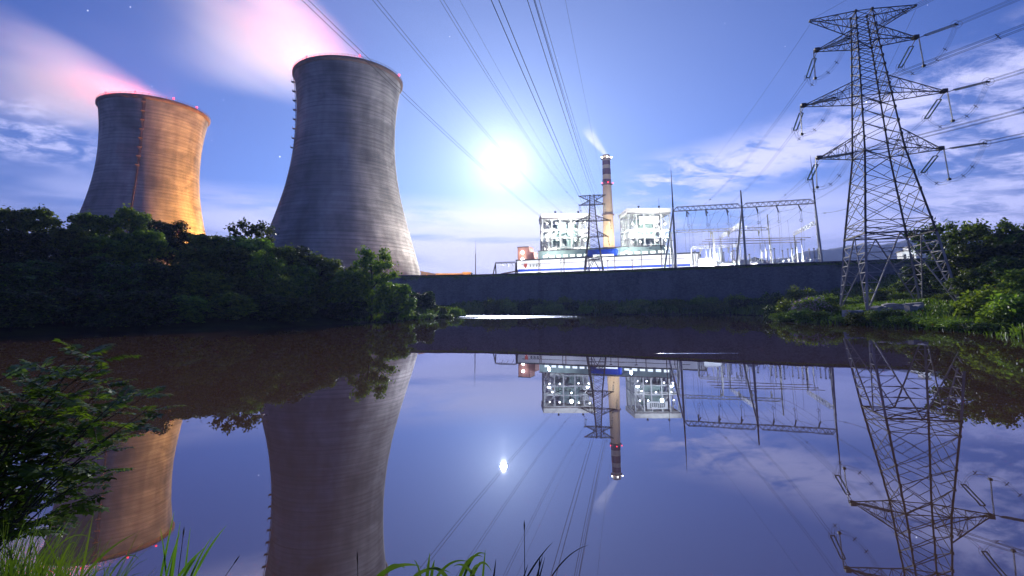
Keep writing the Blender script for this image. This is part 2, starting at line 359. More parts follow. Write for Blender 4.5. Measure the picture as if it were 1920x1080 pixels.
# ------------------------------------------------------------------ cooling towers
PROF = [(8, 54.6), (12, 53.9), (20, 52.6), (23.6, 52), (30, 50.4), (36, 48.8), (48, 45.1), (56, 42.7), (63, 40.7), (70, 38.9), (77, 37.1), (85, 35.5), (94, 34.0), (101, 33.1), (108, 32.5), (115, 32.15), (122, 32.05), (128, 32.15), (137, 32.6), (146, 33.5), (152, 34.3), (157, 35.1), (158.5, 35.4)]
def tower_mat():
    m, nt, N, L = nodes_of('tower_concrete')
    out = N.new("ShaderNodeOutputMaterial"); b = N.new("ShaderNodeBsdfPrincipled"); L.new(b.outputs[0], out.inputs[0])
    tc = N.new("ShaderNodeTexCoord")
    def noise(scl, sc, det, dist=0):
        mp = N.new("ShaderNodeMapping"); mp.inputs["Scale"].default_value = scl; L.new(tc.outputs["Object"], mp.inputs[0])
        n = N.new("ShaderNodeTexNoise"); n.inputs["Scale"].default_value = sc; n.inputs["Detail"].default_value = det; n.inputs["Distortion"].default_value = dist
        L.new(mp.outputs[0], n.inputs["Vector"]); return n.outputs["Fac"]
    bands = noise((.006, .006, .55), 1.0, 6)       # pour rings
    fine = noise((.02, .02, 1.5), 1.0, 4)
    big = noise((.035, .035, .018), 1.0, 4, .6)      # large vertical weathering
    patch = noise((.05, .05, .09), 1.0, 6, 1.2)
    runs = noise((.22, .22, .012), 1.0, 5)        # vertical run-off
    def mr(sock, a, b_, lo, hi):
        q = N.new("ShaderNodeMapRange"); q.inputs[1].default_value = a; q.inputs[2].default_value = b_; q.inputs[3].default_value = lo; q.inputs[4].default_value = hi; L.new(sock, q.inputs[0]); return q.outputs[0]
    def mul(a, b_):
        q = N.new("ShaderNodeMath"); q.operation = 'MULTIPLY'; L.new(a, q.inputs[0]); L.new(b_, q.inputs[1]); return q.outputs[0]
    v = mul(mul(mul(mr(bands, .3, .7, .8, 1.14), mr(fine, .3, .7, .84, 1.12)), mul(mr(big, .35, .65, .58, 1.2), mr(patch, .3, .62, .62, 1.12))), mr(runs, .35, .6, .8, 1.06))
    sx = N.new("ShaderNodeSeparateXYZ"); L.new(tc.outputs["Object"], sx.inputs[0])
    li = N.new("ShaderNodeMath"); li.operation = 'MULTIPLY'; li.inputs[1].default_value = 2 * math.pi / 2.4; L.new(sx.outputs[2], li.inputs[0])
    ls = N.new("ShaderNodeMath"); ls.operation = 'SINE'; L.new(li.outputs[0], ls.inputs[0])
    v = mul(v, mr(ls.outputs[0], -1, -.2, .84, 1.04))       # lift joints every 2.4 m
    cb = N.new("ShaderNodeMix"); cb.data_type = 'RGBA'; cb.blend_type = 'MULTIPLY'; cb.inputs[0].default_value = 1
    cb.inputs[6].default_value = (.30, .285, .285, 1)
    cc = N.new("ShaderNodeCombineColor"); L.new(v, cc.inputs[0]); L.new(v, cc.inputs[1]); L.new(v, cc.inputs[2]); L.new(cc.outputs[0], cb.inputs[7])
    L.new(cb.outputs[2], b.inputs["Base Color"]); b.inputs["Roughness"].default_value = .9; b.inputs["Specular IOR Level"].default_value = .15
    bp = N.new("ShaderNodeBump"); bp.inputs["Strength"].default_value = .5; bp.inputs["Distance"].default_value = .25; L.new(fine, bp.inputs["Height"]); L.new(bp.outputs[0], b.inputs["Normal"])
    return m
TM = tower_mat()
M['stain'] = mat('dark_stain', (.10, .075, .065), (.05, .04, .04), .3, .9)
zz = np.linspace(8, 158.5, 76); rr = np.interp(zz, [p[0] for p in PROF], [p[1] for p in PROF])
# smooth the sampled profile a little
rr2 = rr.copy()
for _ in range(6): rr2[1:-1] = (rr2[:-2] + rr2[1:-1] * 2 + rr2[2:]) / 4
def rad_at(z): return float(np.interp(z, zz, rr2))
sb = MB(); prof = [(float(r_), float(z - PLAT)) for z, r_ in zip(zz, rr2) if z >= 22]
prof += [(rad_at(158.5) - .9, 158.5 - PLAT)] + [(rad_at(z) - .9, z - PLAT) for z in np.linspace(155, 24, 20)]
sb.lathe(prof, n=128); SHELL = sb.mesh('shell', TM, True)
lb = MB(); r0 = rad_at(158.5); z0 = 158.5 - PLAT
lb.lathe([(r0 - .05, z0 - 2.2), (r0 + 1.0, z0 - 1.2), (r0 + 1.1, z0 + .15), (r0 + .9, z0 + .5), (r0 - 1.4, z0 + .5), (r0 - 1.4, z0 - .4)], n=128)
LIP = lb.mesh('rim_walkway', mat('rim_concrete', (.2, .13, .1), (.12, .08, .07), .3, .9), True)
rb = MB()
for j in range(64):
    a = 2 * math.pi * j / 64; a2 = 2 * math.pi * (j + 1) / 64
    p = Vector((math.cos(a), math.sin(a), 0)) * (r0 + .9); q = Vector((math.cos(a2), math.sin(a2), 0)) * (r0 + .9)
    rb.bar(p + Vector((0, 0, z0 + .5)), p + Vector((0, 0, z0 + 1.7)), .1); rb.bar(p + Vector((0, 0, z0 + 1.7)), q + Vector((0, 0, z0 + 1.7)), .1); rb.bar(p + Vector((0, 0, z0 + 1.1)), q + Vector((0, 0, z0 + 1.1)), .08)
RAIL = rb.mesh('guard_rail', M['rust'])
cbm = MB()
for sgn in (-1, 1):
    cbm.bar((rad_at(22) - .3, 0, 22.4 - PLAT), (56.2, sgn * 3.4, -.4), .8)
COLM = cbm.mesh('support_column', M['concrete'])
sk = MB(); sk.lathe([(58, -.5), (58, 1.8), (57.2, 1.8), (57.2, -.5)], n=96); BASIN = sk.mesh('basin_wall', M['concrete'])
bulb = MB(); bulb.lathe([(0, -.5), (.45, -.4), (.6, 0), (.45, .5), (0, .7)], n=10); BULB = bulb.mesh('lamp_glass', M['lamp_red'])
bst = MB(); bst.tube([(0, 0, -1.6), (0, 0, -.4)], .15); BST = bst.mesh('lamp_stand', M['rust'])
def tower(x, y, dz, label, lamps, ladder_a, landing_side, columns):
    t = empty('cooling_tower', (x, y, PLAT + dz), 0, label, 'cooling tower')
    put('shell', SHELL, t); put('rim_walkway', LIP, t); put('guard_rail', RAIL, t); put('basin_wall', BASIN, t)
    for j in columns:
        c = put('support_column', COLM, t); c.rotation_euler = (0, 0, 2 * math.pi * j / 48)
    for a in lamps:
        w = put('warning_lamp', BST, t, ((r0 + .6) * math.cos(a), (r0 + .6) * math.sin(a), z0 + 2.0)); put('lamp_glass', BULB, w)
    # access ladder with caged landings climbing the shell
    la = MB(); ca, sa = math.cos(ladder_a), math.sin(ladder_a); tx = Vector((-sa, ca, 0))
    pts = [Vector((ca, sa, 0)) * (rad_at(z) + .8) + Vector((0, 0, z - PLAT)) for z in np.linspace(24, 158, 60)]
    for s_ in (-.45, .45): la.tube([p + tx * s_ for p in pts], .12, 4)
    for i, p in enumerate(pts):
        la.bar(p - tx * .45, p + tx * .45, .08)
        o_ = p + Vector((ca, sa, 0)) * .8
        la.tube([p - tx * .45, p - tx * .4 + Vector((ca, sa, 0)) * .6, o_, p + tx * .4 + Vector((ca, sa, 0)) * .6, p + tx * .45], .05, 4)
        if i % 3 == 0: la.bar(p, p - Vector((ca, sa, 0)) * 1.0, .12)
    la.build('access_ladder', M['rust'], t)
    for z in np.linspace(108, 154, 8):
        pb = MB(); c = Vector((ca, sa, 0)) * (rad_at(z) + 1.3) + Vector((0, 0, z - PLAT))
        e = Vector((ca, sa, 0))
        pb.obox(c - e * 1.0 - tx * 1.3, e * 2.2, tx * 2.6, Vector((0, 0, .25)))
        for q in (c + e * 1.15 - tx * 1.2, c + e * 1.15 + tx * 1.2): pb.bar(q, q + Vector((0, 0, 1.3)), .1)
        pb.bar(c + e * 1.15 - tx * 1.2 + Vector((0, 0, 1.3)), c + e * 1.15 + tx * 1.2 + Vector((0, 0, 1.3)), .1)
        pb.bar(c - e * 1.2 - Vector((0, 0, 1.6)), c + e * .9, .12)
        pb.build('landing', M['rust'], t)
    return t
TA = (-112.7, 330.0); TB = (-276.0, 372.0)
big = tower(*TA, 0, 'grey cooling tower nearest the power plant, its ladder on its left edge', [R(a) for a in (-62, -118, -176, -8, 60, 120)], R(180 + 14), -1, range(48))
orange = tower(*TB, -5.5, 'cooling tower at far left, half lit orange and crossed by a dark seam', [R(a) for a in (-38, -75, -110, -10, 60, 130)], R(-66), 1, [])
# dark leak stain running down the seam of the left tower
sb = MB(); a0 = R(-66); vs = []; fs = []; zs = np.linspace(30, 157, 80)
for i, z in enumerate(zs):
    w = (.012 + .012 * (z > 110) + .012 * rng.random() * (1 if z > 70 else .4)); rz = rad_at(z) + .06
    for s_ in (-1, 0, 1): vs.append((rz * math.cos(a0 + s_ * w), rz * math.sin(a0 + s_ * w), z - PLAT))
for i in range(79):
    for j in range(2): a = i * 3 + j; fs.append((a, a + 1, a + 4, a + 3))
sb.add(vs, fs); sb.build('leak_stain', M['stain'], orange)

def plume_mat(name, a0, b0, ga, gb, x0, Ln, dens, colr, seed, ns):
    """soft steam: local x runs downwind, the section is an ellipse b0 wide and a0 high that grows downwind"""
    m, nt, N, L = nodes_of(name)
    out = N.new("ShaderNodeOutputMaterial"); vo = N.new("ShaderNodeVolumePrincipled"); L.new(vo.outputs[0], out.inputs["Volume"])
    vo.inputs["Color"].default_value = (*colr, 1); vo.inputs["Anisotropy"].default_value = .55
    tc = N.new("ShaderNodeTexCoord"); sx = N.new("ShaderNodeSeparateXYZ"); L.new(tc.outputs["Object"], sx.inputs[0])
    def op(o_, *ins):
        q = N.new("ShaderNodeMath"); q.operation = o_
        for i, v in enumerate(ins):
            if isinstance(v, (int, float)): q.inputs[i].default_value = v
            else: L.new(v, q.inputs[i])
        return q.outputs[0]
    def ss(v, a, b):
        q = N.new("ShaderNodeMapRange"); q.interpolation_type = 'SMOOTHSTEP'; q.inputs[1].default_value = a; q.inputs[2].default_value = b; L.new(v, q.inputs[0]); return q.outputs[0]
    x, y, z = sx.outputs
    A = op('MULTIPLY_ADD', x, ga, a0); B = op('MULTIPLY_ADD', x, gb, b0)
    yy = op('DIVIDE', y, B); z_ = op('DIVIDE', z, A)
    r = op('SQRT', op('ADD', op('MULTIPLY', yy, yy), op('MULTIPLY', z_, z_)))
    mp = N.new("ShaderNodeMapping"); mp.inputs["Location"].default_value = (seed, seed * .7, 0); mp.inputs["Scale"].default_value = (ns * .12, ns * 1.2, ns * 1.2)
    L.new(tc.outputs["Object"], mp.inputs[0])
    no = N.new("ShaderNodeTexNoise"); no.inputs["Scale"].default_value = 1; no.inputs["Detail"].default_value = 3; L.new(mp.outputs[0], no.inputs["Vector"])
    rn = op('ADD', r, op('MULTIPLY_ADD', no.outputs["Fac"], -.5, .25))
    d = op('MULTIPLY', op('MULTIPLY', ss(rn, .98, .05), ss(r, 1.0, .78)), op('MULTIPLY', ss(x, Ln, Ln * .5), ss(x, x0, x0 * .3)))
    d = op('MULTIPLY', d, op('MULTIPLY', op('POWER', op('DIVIDE', a0, A), .6), dens))
    nn = N.new("ShaderNodeMapRange"); nn.inputs[1].default_value = .3; nn.inputs[2].default_value = .7; nn.inputs[3].default_value = .3; nn.inputs[4].default_value = 1.55; L.new(no.outputs["Fac"], nn.inputs[0])
    L.new(op('MULTIPLY', d, nn.outputs[0]), vo.inputs["Density"])
    return m
def plume(loc, wind, elev, a0, b0, ga, gb, x0, Ln, dens, colr, seed, label, ns=.03):
    pb = MB(); vs = []; fs = []; n = 24; k = 12
    for i in range(k):
        x = x0 + (Ln - x0) * i / (k - 1); A = (a0 + ga * x) * 1.03; B = (b0 + gb * x) * 1.03
        for j in range(n): t = 2 * math.pi * j / n; vs.append((x, B * math.cos(t), A * math.sin(t)))
    for i in range(k - 1):
        for j in range(n): fs.append((i * n + j, i * n + (j + 1) % n, (i + 1) * n + (j + 1) % n, (i + 1) * n + j))
    fs += [tuple(range(n))[::-1], tuple((k - 1) * n + j for j in range(n))]
    pb.add(vs, fs)
    o = pb.build('steam_plume', plume_mat('steam', a0, b0, ga, gb, x0, Ln, dens, colr, seed, ns), loc=loc)
    o.rotation_euler = (0, -elev, wind); return tag(o, label, 'steam')
plume((TA[0], TA[1], 157), R(180), R(31), 28, 34, .36, .34, -42, 140, .026, (1, .91, .93), 3, 'wide pink steam plume drifting left off the grey cooling tower')  # both tower plumes: pink lamp glow is tinted into the steam colour
plume((TB[0], TB[1], 151.5), R(176), R(19), 21, 34, .25, .28, -42, 175, .028, (1, .91, .93), 40, 'pink steam plume streaming left off the orange lit cooling tower')
# red glow of the obstruction lamps
for (tx, ty), zl, angs in ((TA, 161.5, (-62, -118, -176)), (TB, 156, (-38, -75, -110))):
    for a in angs:
        p = Vector((tx + (r0 + .6) * math.cos(R(a)), ty + (r0 + .6) * math.sin(R(a)), zl)); lamp('warning_light', 'SPOT', p, 800000, (1, .03, .06), .6, target=(tx - 35, ty, zl + 45), angle=R(120), blend=.8)

# ------------------------------------------------------------------ chimney
cx, cy = 114.6, 590.0
def chz(y): return at(1138, y, cy).z
ch = empty('chimney', (cx, cy, PLAT), 0, 'tall banded power station chimney between the two boiler houses', 'chimney')
ztop = chz(291); 
def chr_(z): return 8.6 + (4.55 - 8.6) * ((z - PLAT) / (ztop - PLAT)) ** .8
M['chim_body'] = mat('chimney_concrete', (.52, .44, .33), (.42, .35, .26), .15, .85, stretch=(1, 1, .3))
M['chim_band'] = mat('chimney_red_band', (.13, .035, .045), (.09, .025, .035), .2, .8)
cuts = [(PLAT - 1, chz(348), 0), (chz(348), chz(337), 1), (chz(337), chz(328), 0), (chz(328), chz(317), 1), (chz(317), chz(310), 0), (chz(310), chz(302), 1), (chz(302), ztop, 0)]
body = MB(); bands = None
for i, (za, zb, kk) in enumerate(cuts):
    tgt = MB(); zs = np.linspace(za, zb, 14 if i == 0 else 3)
    tgt.lathe([(chr_(z) + (.03 if kk else 0), z - PLAT) for z in zs], n=40)
    if kk: tgt.build('painted_band', M['chim_band'], ch, True)
    else: tgt.build('shaft', M['chim_body'], ch, True)
tb = MB(); r_ = chr_(ztop); tb.lathe([(r_, ztop - PLAT), (r_ - .7, ztop - PLAT), (r_ - .7, ztop - 8 - PLAT)], n=40); tb.build('flue_mouth', M['dark'], ch, True)
for yy in (298, 346, 403, 467):
    z = chz(yy); r_ = chr_(z); g = MB(); g.lathe([(r_, z - .5 - PLAT), (r_ + 1.5, z - .3 - PLAT), (r_ + 1.5, z - PLAT), (r_, z - PLAT)], n=40)
    for j in range(20):
        a = 2 * math.pi * j / 20; a2 = 2 * math.pi * (j + 1) / 20; p = Vector((math.cos(a), math.sin(a), 0)) * (r_ + 1.4) + Vector((0, 0, z - PLAT)); q = Vector((math.cos(a2), math.sin(a2), 0)) * (r_ + 1.4) + Vector((0, 0, z - PLAT))
        g.bar(p, p + Vector((0, 0, 1.2)), .1); g.bar(p + Vector((0, 0, 1.2)), q + Vector((0, 0, 1.2)), .1)
    g.build('gallery', M['rust'], ch)
    if yy in (298, 346):
        for a in (-150, -90, -30):
            lb = MB(); lb.lathe([(0, -.4), (.5, -.3), (.65, .1), (.4, .6), (0, .7)], n=10)
            lb.build('warning_lamp', M['lamp_white'] if yy == 298 else M['lamp_red'], ch, loc=((r_ + 1.9) * math.cos(R(a)), (r_ + 1.9) * math.sin(R(a)), z - PLAT + .9))
plume((cx, cy, ztop + 1), R(180), R(55), 3.6, 4.2, .22, .2, -3, 46, .06, (1, .93, .9), 8, 'small pale smoke plume leaning left from the chimney top', .09)

# ------------------------------------------------------------------ power plant buildings
def fr(o, ex, ez, w=.0): return o
def glyphs(n, w, h, seed):
    """row of blocky ideogram-like characters: list of (x0,z0,x1,z1) strokes"""
    g = random.Random(seed); out = []; cw = w / n
    for i in range(n):
        x = i * cw + .08 * cw; s_ = cw * .84
        for k in range(g.choice((3, 4))):
            z = h * (.08 + .84 * k / 3.2); out.append((x + s_ * g.uniform(0, .2), z, x + s_ * g.uniform(.8, 1), z + h * .12))
        for k in range(g.choice((2, 3))):
            q = x + s_ * (.1 + .75 * k / 2.2); out.append((q, h * g.uniform(0, .25), q + s_ * .13, h * g.uniform(.75, 1)))
    return out

def boiler(px0, px1, y_top, Y, label, sign_px, dark_parts, seed):
    g = random.Random(seed)
    x0 = at(px0, y_top, Y).x; x1 = at(px1, y_top, Y).x; zt = at((px0 + px1) / 2, y_top, Y).z - PLAT; W = x1 - x0; D = 30
    b = empty('boiler_house', ((x0 + x1) / 2, Y, PLAT), 0, label, 'boiler house')
    ro = MB(); ro.box(-W / 2 - 1.2, -1.2, zt - 3.2, W / 2 + 1.2, D + 1, zt); ro.box(-W / 2 - 1.6, -1.6, zt, W / 2 + 1.6, D + 1.4, zt + .5)
    rf = ro.build('roof', M['roof_pale'], b)
    e = MB(); e.box(-W / 2 - 1.0, -1.32, zt - 4.0, W / 2 + 1.0, -.9, zt - 3.2); e.build('eaves_beam', M['steel'], rf)
    for sx in (-.22, .28):
        v = MB(); v.lathe([(.5, 0), (.5, 1.4), (.9, 1.6), (.9, 2.4), (0, 2.8)], (W * sx, 2, zt + .5), 10); v.build('roof_vent', M['dark'], rf)
    zf = zt - 4
    floors = [0, 9, 18, 27, 35, 43, 50, zf]
    cols = [-W / 2, -W * .3, -W * .12, W * .12, W * .3, W / 2]
    fm = MB()
    for y in (0, D * .5, D):
        for x in cols: fm.bar((x, y, 0), (x, y, zf), .9)
        for z in floors[1:]: fm.bar((-W / 2, y, z), (W / 2, y, z), .7)
    for x in cols:
        for z in floors[1:]: fm.bar((x, 0, z), (x, D, z), .6)
    for i in (0, 4):
        for k in range(len(floors) - 1):
            a, c = (cols[i], floors[k]), (cols[i + 1], floors[k + 1])
            fm.bar((a[0], -.1, a[1]), (c[0], -.1, c[1]), .4); fm.bar((c[0], -.1, a[1]), (a[0], -.1, c[1]), .4)
    fm.build('steel_frame', M['steel_pale'], b)
    for k, z in enumerate(floors[1:-1]):
        fl = MB(); fl.box(-W / 2 + .5, .5, z - .2, W / 2 - .5, D * .36, z)
        for x in np.linspace(-W / 2 + .5, W / 2 - .5, 24): fl.bar((x, .45, z), (x, .45, z + 1.2), .09)
        fl.bar((-W / 2, .45, z + 1.2), (W / 2, .45, z + 1.2), .1); fl.bar((-W / 2, .45, z + .6), (W / 2, .45, z + .6), .08)
        fl.build('floor_deck', M['steel_pale'], b)
    # furnace casing and ducts hung in the frame
    fc = MB(); fc.box(-W * .26, D * .4, 8, W * .26, D * .9, zf - 3)
    fc.obox((-W * .26, D * .4, 8), (W * .52, 0, 0), (0, D * .5, 0), (0, 0, -5))
    for k in range(9):
        z = 10 + k * (zf - 14) / 9; fc.box(-W * .27, D * .37, z, W * .27, D * .4, z + .6)
    for k in range(11):
        x = -W * .26 + k * W * .052; fc.bar((x, D * .385, 8), (x, D * .385, zf - 3), .3)
    fc.build('furnace_casing', M['grey_clad'], b)
    bw = MB(); bw.box(-W / 2 + .4, D * .92, 0, W / 2 - .4, D, zf); bw.build('back_wall', M['white_paint'], b)
    dp = MB()
    for s_ in (-1, 1):
        dp.tube([(s_ * W * .38, D * .3, 4), (s_ * W * .38, D * .3, zf - 12), (s_ * W * .2, D * .33, zf - 7)], 2.0, 12)
        dp.tube([(s_ * W * .19, D * .2, 6), (s_ * W * .19, D * .2, zf - 20)], .7, 8)
        dp.lathe([(0, 30), (1.5, 30.4), (1.9, 32), (1.9, 38), (.6, 41), (.6, 44)], (s_ * W * .07, D * .22, 0), 12)
    dp.build('ducts', M['steel_pale'], b, True)
    for (u0, v0, u1, v1) in dark_parts:
        d_ = MB(); d_.box(-W / 2 + W * u0, 1.6, zf * v0, -W / 2 + W * u1, D * .34, zf * v1)
        nn = max(2, int((v1 - v0) * zf / 1.6))
        for i in range(nn): z = zf * (v0 + (v1 - v0) * (i + .5) / nn); d_.box(-W / 2 + W * u0 - .1, 1.35, z, -W / 2 + W * u1 + .1, 1.6, z + .5)
        d_.build('coal_bunker', M['grey_clad'], b)
    if sign_px:
        sg = MB(); sw, sh = W * .36, 3.8; sx0, sz = -W * .18, zf - 7.0
        sg.box(sx0 - 2, -.75, sz - 1, sx0 + sw + 2, -.55, sz + sh + 1); sgo = sg.build('sign_board', M['white_paint'], b)
        gl = MB()
        for (a, c, d_, e_) in glyphs(8, sw, sh, 5): gl.box(sx0 + a, -.95, sz + c, sx0 + d_, -.76, sz + e_)
        gl.build('sign_lettering', M['dark'], sgo)
    lm = MB(); lm.lathe([(0, -.35), (.4, -.3), (.5, 0), (.4, .3), (0, .35)], n=8); LM = lm.mesh('work_lamp', M['lamp_white'])
    for k, z in enumerate(floors[:-1]):
        for x in (-.41, -.2, .2, .41) if k % 2 == 0 else (-.36, .36, .02):
            put('work_lamp', LM, b, (W * x + g.uniform(-1, 1), .9, z + 5.5 + g.uniform(-1, 1)))
    # lamps that light the open frame
    for s_ in (-1, 1):
        for z in (8, 24, 40):
            lamp('work_light', 'POINT', ((x0 + x1) / 2 + s_ * W * .4, Y + D * .16, PLAT + z + 4), BOIL_W, (.95, 1, .88), 1.0)
    lamp('work_light', 'POINT', ((x0 + x1) / 2, Y + D * .12, PLAT + 12), BOIL_W * .6, (1, .99, .9), 1.0)
    lamp('flood_light', 'POINT', ((x0 + x1) / 2, Y - 14, PLAT + 52), BOIL_W * 1.2, (.96, 1, .9), 1.0)
    return b
BOIL_W = 50000
boiler(1017, 1104, 402, 410, 'white floodlit boiler house left of the chimney', None, [(.36, .38, .48, .62), (.52, .38, .66, .72), (.3, .1, .7, .17), (.32, .8, .5, .95), (.55, .76, .7, .95)], 3)
boiler(1177, 1254, 392, 412, 'white floodlit boiler house right of the chimney with a dark sign row under its roof', True, [(.3, .22, .42, .46), (.44, .12, .56, .56), (.6, .18, .74, .6)], 9)

# turbine hall: long white front with a blue stripe
A = Vector((3.2, 378, 0)); B = Vector((123.5, 330, 0)); ex = (B - A).normalized(); ey = Vector((-ex.y, ex.x, 0)); Lh = (B - A).length; HT = 21.2
hall = empty('turbine_hall', (A.x, A.y, PLAT), math.atan2(ex.y, ex.x), 'long white turbine hall with a blue stripe below the boiler houses', 'hall')
hb = MB(); hb.box(0, 0, 0, Lh, 24, HT); hb.build('wall', M['white_paint'], hall)
rf = MB(); rf.box(-.5, -.5, HT, Lh + .5, 24.5, HT + .9); rf.build('roof', M['dark'], hall)
st = MB(); st.box(1.2, -.06, HT - 8.2, Lh - 6, 0.0, HT - 6.6); st.build('blue_stripe', M['blue_paint'], hall)
for k in range(7):
    w = MB(); x = 8 + k * 17.2; w.box(x, -.05, 3.5, x + 9, 0, 5.3); wo = w.build('window', M['window_lit'], hall)
    w2 = MB()
    for q in (x, x + 3, x + 6, x + 9): w2.box(q - .1, -.12, 3.4, q + .1, -.06, 5.4)
    w2.build('window_frame', M['steel'], wo)
for k in range(8):
    p = MB(); x = .4 + k * (Lh - 1) / 7; p.tube([(x, -.35, 0), (x, -.35, HT)], .28, 8); p.build('drain_pipe', M['rust'] if k in (1, 2, 4) else M['steel'], hall)
lg = MB(); lg.box(6.2, -.1, HT - 4.6, 8.6, -.02, HT - 2.2); lg.box(6.8, -.1, HT - 5.6, 7.9, -.02, HT - 4.6); lg.build('emblem', mat('emblem_red', (.35, .06, .03), (.3, .05, .03), 1, .6), hall)
gl = MB()
for (a, c, d_, e_) in glyphs(4, 9.4, 2.4, 21): gl.box(10.2 + a, -.1, HT - 5.0 + c, 10.2 + d_, -.02, HT - 5.0 + e_)
gl.build('lettering', M['dark'], hall)
vt = MB(); vt.box(4, -.06, HT - 2.9, 120, -.02, HT - 2.5)
vt.build('louvre_strip', M['steel'], hall)

# lower block between hall and boilers with a row of lit windows
A2 = A + ex * 9 + ey * 25; 
blk = empty('bunker_bay', (A2.x, A2.y, PLAT), math.atan2(ex.y, ex.x), 'grey green block with a row of lit windows behind the turbine hall roof', 'building')
bb = MB(); bb.box(0, 0, 0, 96, 9, 30.5); bb.build('wall', M['grey_clad'], blk)
bb = MB(); bb.box(-.4, -.4, 30.5, 96.4, 9.4, 31.1); bb.build('roof', M['steel'], blk)
for k in range(17):
    x = 4 + k * 5.5
    if 38 < x < 56: continue
    w = MB(); w.box(x, -.05, 25.2, x + 3.6, 0, 26.9); wo = w.build('window', M['window_lit'], blk)
    w2 = MB(); w2.box(x - .2, -.12, 24.9, x + 3.8, -.06, 25.2); w2.build('window_sill', M['steel'], wo)
tk = MB()
for x in (3, 5.5): tk.lathe([(1, 31), (1, 35), (.6, 35.6), (0, 35.8)], (x, 4, 0), 12)
tk.tube([(1.6, 4, 31), (1.6, 4, 36.5), (3.4, 4, 37.6), (6, 4, 36.8), (6.8, 4, 31)], .25, 8); tk.build('roof_tank', M['steel'], blk)
# blue kiosk
p = A + ex * 50 + ey * 18; kz = PLAT
bl = empty('blue_canopy', (p.x, p.y, kz), math.atan2(ex.y, ex.x), 'bright blue flat roofed canopy at the foot of the chimney', 'canopy')
q = MB(); q.box(0, 0, 25.4, 22, 6.5, 29.0); q.box(0, 0, HT + .9, 4, 6.5, 25.4); q.box(20, 0, HT + .9, 22, 6.5, 25.4); q.build('frame', M['blue_paint'], bl)
q = MB(); q.box(4, 3, HT + .9, 20, 5.8, 25.4); q.build('lit_panel', M['window_lit'], bl)
# red service block at the left end
rb_ = empty('service_block', (4.2, 384, PLAT), math.atan2(ex.y, ex.x), 'reddish service block with two bright wall lamps at the left end of the plant', 'building')
q = MB(); q.box(0, 0, 0, 9.4, 10, 32); q.build('tower_wall', M['red_clad'], rb_)
q = MB(); q.box(9.4, -.3, 0, 13.4, 9, 28); q.build('annex_wall', M['red_clad'], rb_)
q = MB(); q.box(-.3, -.3, 32, 9.3, 10.3, 32.6); q.build('roof', M['dark'], rb_)
for z in (28, 22.8):
    l = MB(); l.lathe([(0, 0), (.9, .15), (.7, .8), (0, .9)], axis=(0, -1, 0), n=10); l.build('wall_lamp', M['lamp_white'], rb_, loc=(4.2, -.4, z))
    w_ = rb_.matrix_basis @ Vector((4.2, -2.2, z)); lamp('wall_light', 'POINT', w_, 900, (1, .85, .65), .4)

# lamp posts in front of the hall
POSTS = [(1010, 335), (1052, 318), (1140, 283), (1186, 268)]
for i, (px, Y) in enumerate(POSTS):
    p = at(px, 510, Y); lp = empty('lamp_post', (p.x, p.y, PLAT), 0, ['lamp post nearest the left end of the turbine hall', 'lamp post left of the distant lattice pylon', 'lamp post just right of the distant lattice pylon', 'lamp post before the right boiler house'][i], 'lamp post', 'lamp posts in front of the turbine hall')
    t = MB(); t.tube([(0, 0, 0), (0, 0, at(px, 488, Y).z - PLAT)], [.28, .18], 8); t.build('pole', M['rust'], lp)
    h = at(px, 488, Y).z - PLAT
    l = MB(); l.box(-.7, -.1, h, .7, .5, h + .35); lo = l.build('lamp_head', M['steel'], lp)
    g_ = MB(); g_.box(-.6, .5, h + .02, .6, .56, h + .3); g_.build('lamp_glass', M['lamp_white'], lo)
for f in (.12, .38, .64, .9):
    p = A + ex * (Lh * f) - ey * 26
    lamp('flood_light', 'SPOT', (p.x, p.y, PLAT + 3.5), 60000, (.97, .98, 1), 1.0, target=A + ex * (Lh * f) + Vector((0, 0, PLAT + 12)), angle=R(120), blend=.8)

# floodlights on the chimney, as the lit shaft shows
for dx in (-26, 26):
    lamp('flood_light', 'SPOT', (cx + dx, cy - 34, PLAT + 48), 250000, (1, .8, .5), 1.2, target=(cx, cy, PLAT + 92), angle=R(85), blend=.9)

for f in (.16, .62):
    p = A + ex * (Lh * f) + ey * 12; q = MB(); q.tube([(0, 0, 0), (0, 0, 3.2)], .2, 6); q.lathe([(0, 3.0), (.8, 3.2), (.8, 4.0), (0, 4.3)], n=10)
    rl = empty('roof_lamp', (p.x, p.y, PLAT + HT + .9), 0, 'floodlight on the left part of the turbine hall roof' if f < .3 else 'floodlight on the right part of the turbine hall roof', 'floodlight', 'floodlights on the hall roof')
    q2 = MB(); q2.tube([(0, 0, 0), (0, 0, 3)], .2, 6); q2.build('stand', M['steel'], rl); q2 = MB(); q2.lathe([(0, 3.0), (.8, 3.2), (.8, 4.0), (0, 4.3)], n=10); q2.build('lamp_glass', M['lamp_white'], rl)
    lamp('flood_light', 'POINT', (p.x, p.y - .5, PLAT + HT + 5.6), 26000, (.95, 1, .97), .6)

